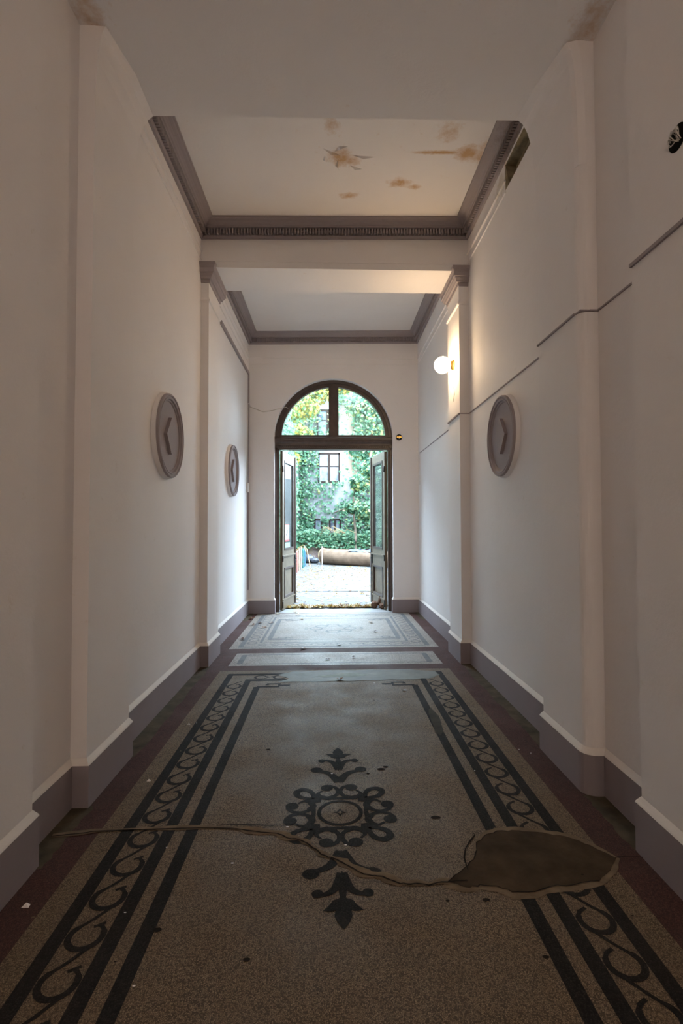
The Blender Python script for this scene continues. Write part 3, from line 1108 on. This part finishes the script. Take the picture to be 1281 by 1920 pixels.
def globe_lamp(x, y, z, xw, mat, label):
    e = tag(empty('wall_lamp', (xw, y, z)), label, 'lamp')
    s = 1 if x > xw else -1
    m = MB()
    m.sphere((x, y, z), .092, mat, 28, 18)
    g = child(m, 'globe', e)
    m = MB()

    def ring(r, xx, n=24):
        return [(xx, y + r * math.cos(2 * PI * i / n), z + r * math.sin(2 * PI * i / n)) for i in range(n)]
    m.loft([ring(.001, xw), ring(.058, xw + s * .001), ring(.060, xw + s * .008), ring(.056, xw + s * .014), ring(.048, xw + s * .022), ring(.045, xw + s * .05), ring(.052, xw + s * .064), ring(.020, xw + s * .066)], M_BRASS, smooth=True)
    child(m, 'brass_holder', e)
    return e


globe_lamp(1.250, 5.640, 3.215, NR, M_GLOBE, 'lit round opal globe lamp with brass holder on the right pilaster')
for py, lab in ((-3.6, 'added unseen fill globe behind the camera, the nearer of the two'), (-5.6, 'added unseen fill globe behind the camera, the farther of the two')):  # globes added out of view to brighten wall faces turned to the camera
    e = tag(empty('added_fill_globe', (CX, py, 3.3)), lab, 'lamp')
    m = MB()
    m.sphere((CX, py, 3.3), .15, M_GLOBE2, 24, 16)
    child(m, 'globe', e)
    m = MB()
    m.tube([(CX, py, 3.44), (CX, py, ZS)], .008, M_BRASS, 8)
    m.tube([(CX, py, ZS - .03), (CX, py, ZS)], [.03, .06], M_BRASS, 16)
    child(m, 'rod', e)

# a loose wire end under the globe
m = MB()
m.tube([(NR - .001, 5.62, 3.02), (NR - .012, 5.62, 2.95), (NR - .006, 5.60, 2.88), (NR - .016, 5.625, 2.80)], .004, M_WIRE, 6)
tag(m.build('loose_wire'), 'short loose wire end hanging on the right pilaster below the globe lamp', 'wire')

# grey cable strip along the right wall
ZK = 2.625
m = MB()
segs = [((NR, -1.0), (NR, YA)), ((WR, YA), (WR, YC0)), ((WR, YC0), (NR + .055, YC0)), ((NR, YC0 + .05), (NR, YC1)), ((WR, YC1), (WR, YE0)), ((WR, YE0), (NR, YE0)),
        ((NR, YE0), (NR, YE1)), ((WR, YE1), (WR, 8.42))]
for (a, b) in segs:
    if a[0] == b[0]:
        t = .012 if a[0] == NR else .008
        h = .011 if a[0] == NR and a[1] != YC0 + .05 else .0065
        m.box((a[0] - t, a[1], ZK - h), (a[0] - .0005, b[1], ZK + h * .5), M_GREY)
    else:
        m.box((min(a[0], b[0]), a[1] - .010, ZK - .006), (max(a[0], b[0]) - .0, a[1] - .0005, ZK + .003), M_GREY)
m.box((NR - .001, YC0 - .006, ZK - .006), (NR + .06, YC0 + .056, ZK + .003), M_GREY)
m.box((WR - .010, 8.41, 2.10), (WR - .0005, 8.425, ZK), M_WALL)
tag(m.build('cable_duct'), 'thin grey painted cable running along the right wall and around its piers', 'cable')

# grey pipe along the left wall of the far bay, then down the corner
m = MB()
m.box((WL + .0005, 6.33, 3.915), (WL + .024, 8.52, 3.965), M_GREY)
m.box((WL + .0005, 8.478, .40), (WL + .024, 8.522, 3.94), M_GREY)
tag(m.build('pipe_casing'), 'dark grey painted pipe casing running along the left wall and down the far corner', 'pipe')
e = tag(empty('junction_box', (WL, 8.40, 2.0)), 'small white junction box with thin conduit beside the grey casing', 'junction box')
m = MB()
m.box((WL + .0005, 8.36, 1.98), (WL + .035, 8.44, 2.13), M_WHITEP)
child(m, 'box', e)
m = MB()
m.tube([(WL + .012, 8.40, 2.12), (WL + .012, 8.40, 3.42), (WL + .03, 8.47, 3.44), (WL + .03, 8.54, 3.40)], .008, M_WHITEP, 6)
child(m, 'conduit', e)
m = MB()
m.tube([(WL + .03, 8.545, 3.40), (-1.1, 8.555, 3.32), (-.95, 8.555, 3.345), (-.72, 8.55, 3.40), (-.70, 8.66, 3.405)], .006, M_WIRE, 6)
tag(m.build('thin_wire'), 'thin pale wire crossing the end wall to the arch of the door', 'wire')

# door bell on the end wall
e = tag(empty('door_bell', (1.155, YD, 2.905)), 'small round dark metal bell on the end wall right of the door arch', 'bell')
m = MB()


def yring(x, z, r, y, n=20):
    return [(x + r * math.cos(2 * PI * i / n), y, z + r * math.sin(2 * PI * i / n)) for i in range(n)]


m.loft([yring(1.155, 2.905, .050, YD - .0005), yring(1.155, 2.905, .052, YD - .012), yring(1.155, 2.905, .042, YD - .022), yring(1.155, 2.905, .001, YD - .024)], M_BLACKM, smooth=True)
child(m, 'cap', e)
m = MB()
m.box((1.115, YD - .032, 2.898), (1.195, YD - .022, 2.914), M_BRASS)
m.box((1.148, YD - .03, 2.88), (1.162, YD - .022, 2.93), M_WHITEP)
child(m, 'cross_bar', e)

# open socket hole with tangled wires
e = tag(empty('open_wiring_box', (NR, 1.955, 2.97)), 'round black wiring hole with tangled white wires high on the nearest right wall', 'wiring box')
m = MB()


def xring(y, z, r, x, n=24, sz=1):
    return [(x, y + r * math.cos(2 * PI * i / n), z + r * sz * math.sin(2 * PI * i / n)) for i in range(n)]


R = xring(1.952, 2.975, .050, NR - .002)
m.add(R, [list(range(24))], M_DARK)
m.loft([xring(1.952, 2.975, .050, NR - .002), xring(1.952, 2.975, .052, NR + .001)], M_DARK)
child(m, 'cup', e)
for k in range(4):
    m = MB()
    pts = []
    for i in range(14):
        t = i / 13 * 2 * PI * random.uniform(.8, 1.1)
        pts.append((NR - .008 - .012 * abs(math.sin(t + k)), 1.952 + .034 * math.cos(t + k * 1.3) * random.uniform(.7, 1), 2.975 + .036 * math.sin(t * 1.3 + k) * random.uniform(.7, 1)))
    m.tube(pts, .0016, M_WIRE, 5)
    child(m, 'wire', e)
m = MB()
m.box((NR - .016, 1.936, 2.998), (NR - .006, 1.948, 3.010), M_WHITEP)
child(m, 'terminal_block', e)


# ------------------------------------------------------------------ fallen leaves on the passage floor
def leaf_shape(m, c, s, rz, curl, mat, lobes=5, tilt=0.0, tone=None, lift=.004):
    """one real leaf with pointed lobes and a stalk, gently curled"""
    n = lobes * 2
    pts = [(0, 0)]
    for i in range(n + 1):
        a = math.radians(-140 + 280 * i / n)
        r = (1.0 if i % 2 == 0 else .55) * (1.0 - .25 * abs(a) / 2.5)
        pts.append((math.sin(a) * r * .6, math.cos(a) * r * .6))
    vs = []
    for (x, y) in pts:
        z = curl * (x * x + y * y * .6) * s + lift
        X, Y = x * s, y * s
        vs.append((c[0] + X * math.cos(rz) - Y * math.sin(rz), c[1] + X * math.sin(rz) + Y * math.cos(rz), c[2] + max(z, .002)))
    o = len(m.v)
    m.add(vs, [(0, i, i + 1) for i in range(1, n + 1)], mat)
    st = [(0, 0), (.03, -.55), (-.03, -.55)]
    sv = []
    for (x, y) in st:
        X, Y = x * s, y * s
        sv.append((c[0] + X * math.cos(rz) - Y * math.sin(rz), c[1] + X * math.sin(rz) + Y * math.cos(rz), c[2] + lift + abs(y) * s * .1))
    m.add(sv, [(0, 1, 2)], mat)
    if m.tone is None:
        m.tone = []
    t = random.random() if tone is None else tone
    m.tone += [t] * (len(m.v) - len(m.tone))


floor_leaves = [
    (-1.108, 7.551, .10, .10, 'olive brown curled leaf on the far floor panel, outermost near the left wall'),
    (-1.022, 7.708, .09, .0, 'dark brown curled leaf beside the olive one on the far floor panel'),
    (-.930, 7.36, .10, .25, 'reddish brown leaf on the scroll border of the far floor panel, left side'),
    (-.865, 7.70, .09, .15, 'brown leaf on the inner border line of the far floor panel, left side'),
    (-1.225, 8.06, .13, .2, 'long dry brown leaf lying by the far end of the left baseboard'),
    (-1.115, 6.63, .10, .05, 'dark brown leaf at the near left corner of the far floor panel'),
    (-.441, 7.977, .09, .3, 'reddish leaf beyond the petal wreath, toward the left door leaf'),
    (.612, 7.665, .09, .45, 'orange brown curled leaf right of the petal wreath on the far floor panel'),
    (.603, 7.019, .08, .0, 'nearly black leaf right of the petal wreath, nearer than the orange leaf'),
    (.120, 6.269, .08, .05, 'dark curled leaf on the near scroll border of the far floor panel, at its middle'),
    (-.307, 6.102, .10, .3, 'thin reddish leaf on the red strip just before the far floor panel'),
    (-.025, 5.589, .07, .0, 'small dark leaf under the beam, on the narrow pale floor panel left of its middle'),
    (.249, 5.687, .06, .05, 'small dark leaf under the beam, on the narrow pale floor panel right of its middle'),
    (.088, 4.879, .08, .2, 'small red brown leaf on the greenish cement fill'),
    (.640, 4.542, .05, .0, 'small dark leaf scrap on the beige panel next to the right inner line'),
    (-.585, 8.62, .09, .35, 'brown leaf on the door threshold near the left door jamb'),
    (-.515, 8.40, .09, .95, 'pale cream leaf just inside the threshold, left of the middle'),
    (-.840, 8.47, .11, 1.0, 'pale scrap of leaf at the foot of the left door jamb'),
]
for (x, y, s, t, lab) in floor_leaves:
    m = MB()
    leaf_shape(m, (0, 0, 0), s, random.uniform(0, 6.28), random.uniform(.3, .9), M_DRY, random.choice([3, 5]), tone=t)
    o = m.build('fallen_leaf', fix=False)
    o.location = (x, y, .0045)
    tag(o, lab, 'leaf', 'fallen leaves on the passage floor')
# crumbs of plaster on the near floor
for (x, y, s, lab) in ((-1.16, 2.06, .014, 'small white plaster crumb on the red floor band, nearest to the camera'),
                       (-1.03, 3.02, .011, 'white plaster crumb on the red floor band, left of the medallion tip'),
                       (-1.03, 3.85, .011, 'white plaster crumb on the left floor border, farthest from the camera')):
    m = MB()
    m.add([(-s, -s * .7, 0), (s, -s * .8, 0), (s * .8, s * .6, 0), (-s * .6, s, 0), (0, 0, s * .9)], [(0, 1, 4), (1, 2, 4), (2, 3, 4), (3, 0, 4), (3, 2, 1, 0)], M_LEDGE)
    o = m.build('plaster_crumb')
    o.location = (x, y, .001)
    tag(o, lab, 'crumb', 'plaster crumbs on the red band')


# stones that hold the right leaf
def stone(name, c, sc, seed, label):
    rng = random.Random(seed)
    bm = bmesh.new()
    bmesh.ops.create_icosphere(bm, subdivisions=2, radius=1)
    for v in bm.verts:
        k = 1 + rng.uniform(-.14, .14)
        v.co = Vector((v.co.x * sc[0] * k, v.co.y * sc[1] * k, max(-.85, v.co.z) * sc[2] * k))
    me = bpy.data.meshes.new(name)
    bm.to_mesh(me)
    bm.free()
    me.materials.append(M_ROCK)
    o = bpy.data.objects.new(name, me)
    COL.objects.link(o)
    zmin = min(v.co.z for v in me.vertices)
    o.location = (c[0], c[1], c[2] - zmin)
    return tag(o, label, 'stone', 'stones holding the right door leaf')


stone('stone', (.775, 9.04, 0), (.062, .07, .065), 3, 'brown stone holding the right door leaf, leftmost of the heap')
stone('stone', (.915, 8.93, 0), (.078, .06, .050), 5, 'flat pinkish brown stone in front of the right door leaf')
stone('stone', (.885, 9.10, 0), (.05, .05, .10), 8, 'upright brown stone leaning behind the other two at the right door leaf')

# ------------------------------------------------------------------ courtyard
m = MB()
m.box((-6, 9.0, -.25), (7, 24.2, -.012), M_CONC)
tag(m.build('ground'), kind='structure')
m = MB()
pts = [(-2.5 + i * .25, 11.40 + .02 * math.sin(i * 1.7) + random.uniform(-.015, .015)) for i in range(20)]
for i in range(19):
    a, b = pts[i], pts[i + 1]
    w = random.uniform(.012, .035)
    m.add([(a[0], a[1] - w, -.008), (b[0], b[1] - w, -.008), (b[0], b[1] + w, -.008), (a[0], a[1] + w, -.008)], [(0, 1, 2, 3)], M_CRACK)
tag(m.build('trim_ground_joint'), kind='structure')

# outside face of the house around the door
m = MB()
m.box((-5.0, 9.0, 4.8), (6.0, 9.3, 5.6), M_FACADE)
m.box((-5.0, 8.6, -.1), (-1.9, 9.0, 5.6), M_FACADE)
m.box((2.0, 8.6, -.1), (6.0, 9.0, 5.6), M_FACADE)
tag(m.build('wall_outside'), kind='structure')

YG = 23.5


def facade():
    m = MB()
    m.box((-5, YG, -.1), (6.5, YG + .4, 8.6), M_FACADE)
    o = tag(m.build('house'), 'pale peeling house front overgrown with ivy at the back of the courtyard', 'building')

    def window(x0, x1, z0, z1, cols, bars, lintel=None, name='window'):
        f = MB()
        w = .075
        for (a, b, c, d) in ((x0, x0 + w, z0, z1), (x1 - w, x1, z0, z1), (x0, x1, z0, z0 + w), (x0, x1, z1 - w, z1)):
            f.box((a, YG - .06, c), (b, YG + .01, d), M_FARWOOD)
        for k in range(1, cols):
            x = x0 + (x1 - x0) * k / cols
            f.box((x - .055, YG - .07, z0), (x + .055, YG + .01, z1), M_FARWOOD)
        for z in bars:
            f.box((x0, YG - .05, z - .022), (x1, YG + .01, z + .022), M_FARWOOD)
        fo = f.build(name, o)
        g = MB()
        g.box((x0 + .02, YG - .03, z0 + .02), (x1 - .02, YG - .004, z1 - .02), M_FGLASS)
        g.build('pane', fo)
        if lintel:
            g = MB()
            g.box((x0 - .08, YG - .09, z1), (x1 + .08, YG + .01, z1 + lintel), M_FACADE)
            g.build('lintel', fo)
    window(-.54, .46, 3.36, 4.72, 2, [4.10])
    window(-.72, -.34, 1.02, 1.72, 1, [])
    window(-.04, .50, 1.02, 1.72, 2, [])
    window(-.60, .40, 5.42, 6.70, 2, [6.2], .16)
    # downpipe
    g = MB()
    g.tube([(-1.82, YG - .12, 3.0), (-1.82, YG - .12, 8.4)], .07, M_LEDGE, 10)
    g.build('downpipe', o)
    return o


house = facade()

# low brick retaining wall at the foot of the house
m = MB()
P = [(-3.2, 0)]
x = -3.2
while x < 4.5:
    P.append((x, .68 + random.uniform(-.10, .10)))
    x += .22
P.append((4.5, 0))
m.prism(P, 'y', 22.0, 22.3, M_BRICK)
tag(m.build('brick_wall'), 'low crumbling red brick wall below the ivy, behind the log', 'wall')
m = MB()
for k in range(26):
    bx0 = random.uniform(-2.2, 2.0)
    by, bz = random.uniform(21.3, 21.9), 0
    s = random.uniform(.05, .13)
    m.box((bx0, by, -.012), (bx0 + s * 2, by + s, s * random.uniform(.6, 1.8)), random.choice([M_BRICK, M_ROCK, M_CONC]))
tag(m.build('rubble'), 'loose brick rubble heaped at the foot of the brick wall', 'rubble', kind='stuff')
# left courtyard wall and right one
m = MB()
m.box((-2.45, 9.3, -.1), (-2.2, YG, 5.2), M_FACADE)
tag(m.build('wall_courtyard_left'), kind='structure')
m = MB()
m.box((4.6, 9.3, -.1), (4.9, YG, 3.4), M_FACADE)
tag(m.build('wall_courtyard_right'), kind='structure')


# ivy and trees: many real leaves
def foliage(name, sampler, n, size, mat, label, cat='ivy', tone=lambda p: random.random(), stems=None, kind='stuff', group=None):
    m = MB()
    m.tone = []
    vs, fs, tn = [], [], []
    for _ in range(n):
        p, nrm = sampler()
        N = Vector(nrm) + Vector((random.uniform(-.7, .7), random.uniform(-.7, .7), random.uniform(-.3, .8)))
        N.normalize()
        A = N.cross(Vector((random.uniform(-1, 1), random.uniform(-1, 1), random.uniform(-1, 1))))
        if A.length < .01:
            continue
        A.normalize()
        B = N.cross(A)
        s = size * random.uniform(.6, 1.3)
        o = len(vs)
        C = Vector(p)
        sh = [(-.18, -.30), (-.5, -.12), (-.28, .06), (-.34, .34), (0, .60), (.34, .34), (.28, .06), (.5, -.12), (.18, -.30)]
        for (a, b) in sh:
            q = C + A * a * s + B * b * s + N * (-.15 * s * (a * a + b * b) * 2)
            vs.append(tuple(q))
        fs.append([o, o + 1, o + 2, o + 6, o + 7, o + 8])
        fs.append([o + 2, o + 3, o + 4, o + 5, o + 6])
        t = min(1, max(0, tone(p)))
        tn += [t] * 9
    m.add(vs, fs, mat)
    m.tone = tn
    o = m.build(name, fix=False)
    if label:
        tag(o, label, cat, kind=kind, group=group)
    return o


def hsh(*p):
    return .5 + .5 * math.sin(p[0] * 2.3 + 1.3 * math.sin(p[1] * 1.7)) * math.cos(p[1] * 1.9 + .8 * math.sin(p[0] * 3.1))


def facade_ivy():
    while True:
        x, z = random.uniform(-2.4, 4.5), random.uniform(.5, 7.8)
        d = 0
        # keep the upper window and the bare plaster beside it clear
        if -.50 < x < .44 and 3.40 < z < 4.9:
            continue
        if .42 < x < 1.05 and 3.0 < z < 6.9 and random.random() > .08:
            continue
        if -.62 < x < .40 and 5.3 < z < 7.4 and random.random() > .35:
            continue
        if (-.72 < x < -.36 or -.04 < x < .50) and 1.02 < z < 1.72 and random.random() > .12:
            continue
        if -1.1 < x < 1.0 and 1.7 < z < 3.0:
            if random.random() > .16 + .45 * (hsh(x * 1.5, z * 1.5) > .6):
                continue
        elif random.random() > .12 + .80 * hsh(x, z):
            continue
        return (x, YG - random.uniform(.03, .35), z), (0, -1, .3)


foliage('ivy', facade_ivy, 12000, .12, M_IVY, 'dense green ivy climbing over the far house front', tone=lambda p: .15 + .55 * random.random() + .25 * (random.random() < .25) + max(0, (p[2] - 4.5) * .08))


def left_ivy():
    y = random.uniform(13.5, 23.3)
    z = random.uniform(.3, 5.0)
    r = .45 + .35 * hsh(y, z)
    return (-2.2 + random.uniform(.05, .12) + r * random.random() ** .5 + .012 * (23.5 - y) * 2, y, z), (.8, -.6, .3)


foliage('ivy', left_ivy, 14000, .12, M_IVY, 'thick bright green creeper on the left courtyard wall above the fence', tone=lambda p: .1 + .7 * random.random())


def top_left():
    x, z = random.gauss(-1.0, .75), random.gauss(6.6, 1.15)
    return (x, 21.5 + random.uniform(-.8, .8), z), (0, -1, .2)


def bushes():
    x = random.uniform(-2.2, 3.0)
    h = .25 + .25 * hsh(x * 2, 3)
    return (x, 22.0 + random.uniform(-.30, .35), .45 + random.random() * (h + .35)), (0, -1, .8)


foliage('ivy', bushes, 3600, .11, M_IVY, 'low green creeper spilling over the brick wall behind the log', tone=lambda p: .2 + .6 * random.random())


def tree(x, y, h, r, crowns, mat, n, label, tr, seed, size=.16, lean=0.0):
    random.seed(seed)
    e = tag(empty('tree', (x, y, 0)), label, 'tree')
    m = MB()
    pts = [(x + lean * t * h + .05 * math.sin(t * 7), y, -.02 + h * t) for t in [i / 8 for i in range(9)]]
    m.tube(pts, [r * (1 - .6 * i / 8) for i in range(9)], tr, 10)
    child(m, 'trunk', e)
    for k, (cx, cy, cz, rr) in enumerate(crowns):
        b = MB()
        zb = min(h * .98, max(h * .35, cz - rr))
        b.tube([(x + lean * zb, y, zb), ((x + lean * zb + cx) / 2, (y + cy) / 2, (zb + cz) / 2 + .1), (cx, cy, cz)], [r * .35, r * .25, r * .1], tr, 6)
        child(b, 'branch', e)

    def smp():
        cx, cy, cz, rr = random.choice(crowns)
        v = Vector((random.gauss(0, 1), random.gauss(0, 1), random.gauss(0, 1))).normalized() * (random.random() ** .4) * rr
        return (cx + v.x, cy + v.y, cz + v.z * .85), (v.x, v.y - .3, v.z)
    f = foliage('foliage', smp, n, size, mat, None, tone=lambda p: random.random())
    f.parent = e
    f.matrix_parent_inverse = Matrix.Translation(e.location).inverted()
    tag(f, kind='stuff')
    return e


tree(1.60, 19.6, 5.6, .10, [(1.75, 19.6, 3.6, .62), (1.35, 20.0, 4.6, .75), (1.95, 19.8, 5.4, .9), (1.3, 19.6, 6.0, .75), (2.1, 19.6, 2.6, .55), (1.9, 19.5, 6.6, .7)],
     M_IVY, 6500, 'slim tree with reddish brown trunk and green crown, right side of the courtyard', M_BARK, 11, .12)
tree(1.03, 21.6, 3.4, .07, [(1.25, 21.6, 3.2, .45), (.95, 21.7, 2.2, .35), (1.5, 21.6, 2.0, .5)], M_IVY, 1200,
     'dark thin ivy wrapped trunk before the far house, left of the slim tree', M_STEM, 12, .14)
tree(-1.75, 20.5, 6.0, .09, [(-1.2, 20.6, 5.0, .55), (-1.0, 20.8, 6.3, .75), (-1.7, 20.4, 6.0, .7), (-.4, 21.0, 6.9, .6), (.5, 21.2, 7.3, .55), (-1.5, 20.5, 4.1, .30)],
     M_YELLOWIVY, 5500, 'tree with yellowing leaves over the left side of the courtyard', M_BARK, 13, .12)
random.seed(21)
m = MB()
m.tube([(.15, 22.6, 1.95), (.55, 22.5, 2.12), (.95, 22.3, 2.25), (1.2, 22.0, 2.5)], [.02, .03, .035, .03], M_STEM, 6)
tag(m.build('dead_branch'), 'dark bare branch slanting across the ivy of the house front', 'branch')
m = MB()
for k in range(7):
    x0 = random.uniform(-.7, .6)
    m.tube([(x0, 21.7, 1.0), (x0 + random.uniform(.1, .4), 21.5, 1.25 + random.uniform(0, .15)), (x0 + random.uniform(.5, .9), 21.4, 1.1)], .012, M_LOGEND, 5)
tag(m.build('dry_twigs'), 'pale dry twigs arching over the brick wall', 'twigs', kind='stuff')

# the big log and the cloth on it
e = tag(empty('log', (-.25, 19.3, 0)), 'thick peeled tree log lying across the courtyard', 'log')
m = MB()
A, B = Vector((-.25, 19.3, .285)), Vector((3.1, 16.9, .25))
rings = []
U = (B - A).normalized()
S = U.cross(Vector((0, 0, 1))).normalized()
for i in range(25):
    t = i / 24
    p = A + (B - A) * t
    r = .295 - .045 * t
    rings.append([tuple(p + S * r * math.cos(a) * (1 + .04 * math.sin(3 * a + i * .6)) + Vector((0, 0, 1)) * r * math.sin(a) * (1 + .04 * math.sin(2 * a + i * .4))) for a in [2 * PI * k / 20 for k in range(20)]])
m.loft(rings, M_LOG, smooth=True)
child(m, 'trunk', e)
m = MB()
m.add(rings[0], [list(range(20))], M_LOGEND)
m.tube([tuple(Vector(q) * 1.0) for q in rings[0]] + [rings[0][0]], .018, M_LOGEND, 5, False)
child(m, 'cut_end', e)
m = MB()
m.add(rings[-1], [list(range(20))[::-1]], M_LOGEND)
child(m, 'far_end', e)
m = MB()
G = []
for j in range(7):
    row = []
    for i in range(18):
        t = .30 + .36 * i / 17
        p = A + (B - A) * t
        a = math.radians(50 + 85 * j / 6)
        r = .295 - .045 * t + .022 + .02 * math.sin(i * 1.9 + j) + .012 * math.sin(j * 2.3 + i * .7)
        q = p - S * r * math.cos(a) * .95 * -1 + Vector((0, 0, 1)) * r * math.sin(a)
        row.append(tuple(q))
    G.append(row)
m.loft(G, M_TARPB, closed=False, smooth=True)
lower = [[(q[0], q[1], q[2] - .012) for q in row] for row in G]
m.loft(lower, M_TARPB, closed=False, smooth=True)
tag(m.build('tarpaulin', fix=False), 'crumpled blue grey tarpaulin lying on top of the log', 'tarpaulin')

# refuse bag and red bucket
m = MB()
vv = []
for (c, r, sc) in (((-.82, 19.9, .14), .22, (1.1, .9, .75)), ((-.58, 19.75, .09), .18, (1.2, .8, .6))):
    m.sphere(c, r, M_BAG, 16, 10, sc)
for i, v in enumerate(m.v):
    k = .02 * math.sin(v[0] * 40) * math.cos(v[2] * 33 + v[1] * 21)
    m.v[i] = (v[0] + k, v[1] + k, max(-.01, v[2] + k))
tag(m.build('refuse_bag'), 'slumped dark grey plastic bag on the ground left of the log', 'bag')
e = tag(empty('bucket', (-1.02, 19.2, 0)), 'small red bucket between the fence and the grey bag', 'bucket')
m = MB()
m.loft([[(-1.02 + r * math.cos(a), 19.2 + r * math.sin(a), z) for a in [2 * PI * k / 16 for k in range(16)]] for r, z in ((.08, -.012), (.11, .24), (.118, .25), (.10, .25), (.075, .0))], M_REDP, smooth=True)
child(m, 'pail', e)
m = MB()
m.tube([(-1.02 + .11 * math.cos(a), 19.2, .25 + .10 * math.sin(a)) for a in [PI * k / 8 for k in range(9)]], .006, M_BLACKM, 5)
child(m, 'handle', e)

# painted picket fence on the left
e = tag(empty('picket_fence', (-1.2, 13.4, 0)), 'low fence of pickets painted in many colours along the left side of the courtyard', 'fence')
cols = [(.03, .15, .14), (.30, .10, .09), (.30, .23, .16), (.03, .14, .20), (.24, .03, .03), (.32, .29, .24), (.06, .17, .28), (.34, .15, .12)]
mats = [plain('picket_paint_' + n, c, .6) for n, c in zip(('teal', 'salmon', 'cream', 'petrol', 'crimson', 'ivory', 'blue', 'pink'), cols)]
N = 10
for i in range(N):
    t = i / (N - 1)
    x, y = -1.17 + .28 * t, 13.4 + 5.0 * t
    h = .70 + .04 * math.sin(i * 2.1)
    m = MB()
    m.prism([(y - .24, -.012), (y + .24, -.012), (y + .24, h - .06), (y, h), (y - .24, h - .06)], 'x', x - .012, x + .012, mats[(i * 3) % 8])
    child(m, 'picket', e)
for z in (.18, .52):
    m = MB()
    m.box((-.012, 0, -.02), (.012, 5.0, .02), M_LOGEND)
    o = m.build('rail', e)
    o.location = (.0, .0, z)
    o.rotation_euler = (0, 0, -math.atan2(.28, 5.0))

# hose and marker post
m = MB()
m.tube([(-1.10, 17.0, .62), (-1.0, 17.1, .72), (-.86, 17.0, .78), (-.75, 16.8, .66), (-.68, 16.5, .40), (-.62, 16.2, .16), (-.55, 16.1, .0), (-.42, 16.3, .0), (-.30, 16.6, .01)], .014, M_HOSE, 7)
m.tube([(-1.12, 17.3, .55), (-1.0, 17.4, .66), (-.85, 17.2, .70), (-.78, 17.0, .55)], .012, M_HOSE, 7)
tag(m.build('garden_hose'), 'straw coloured hose looping over the fence down to the ground', 'hose')
e = tag(empty('marker_post', (-.26, 16.7, 0)), 'thin pale metal post standing before the cut end of the log', 'post')
m = MB()
m.tube([(-.26, 16.7, .0), (-.26, 16.7, .76)], .011, M_WIRE, 8)
child(m, 'rod', e)
m = MB()
m.tube([(-.26, 16.7, -.012), (-.26, 16.7, .12)], [.026, .022], M_LEDGE, 10)
child(m, 'foot', e)

# leaf litter outside
m = MB()
m.tone = []
for _ in range(420):
    x = random.uniform(-.80, .82)
    y = 9.03 + abs(random.gauss(0, .10)) + random.random() * .14
    leaf_shape(m, (x, y, -.010), random.uniform(.05, .11), random.uniform(0, 6.28), random.uniform(.3, 2), M_DRY, 5, lift=random.uniform(.002, .03), tone=min(1, max(0, random.gauss(.62, .25))))
tag(m.build('leaf_drift', fix=False), 'drift of dry yellow and brown leaves piled along the outside of the threshold', 'leaves', kind='stuff')
m = MB()
m.tone = []
for _ in range(2600):
    x, y = random.uniform(-1.6, 2.6), random.uniform(9.4, 21.0)
    if x > -.6 and random.random() > .55 and y < 14:
        continue
    if abs(y - (19.3 - .716 * (x + .25))) < .50 and x > -.45:
        continue
    if abs(x - (-1.17 + .056 * (y - 13.4))) < .08 or (abs(x + .75) < .5 and abs(y - 19.7) < .45) or (x > 1.3 and y > 19.2 and x < 1.9 and y < 20):
        continue
    leaf_shape(m, (x, y, -.010), random.uniform(.04, .10), random.uniform(0, 6.28), random.uniform(.2, 1.2), M_DRY, 5, tone=min(1, max(0, random.gauss(.62, .28))))
tag(m.build('leaf_litter', fix=False), 'scattered yellow leaves over the pale courtyard ground', 'leaves', kind='stuff')
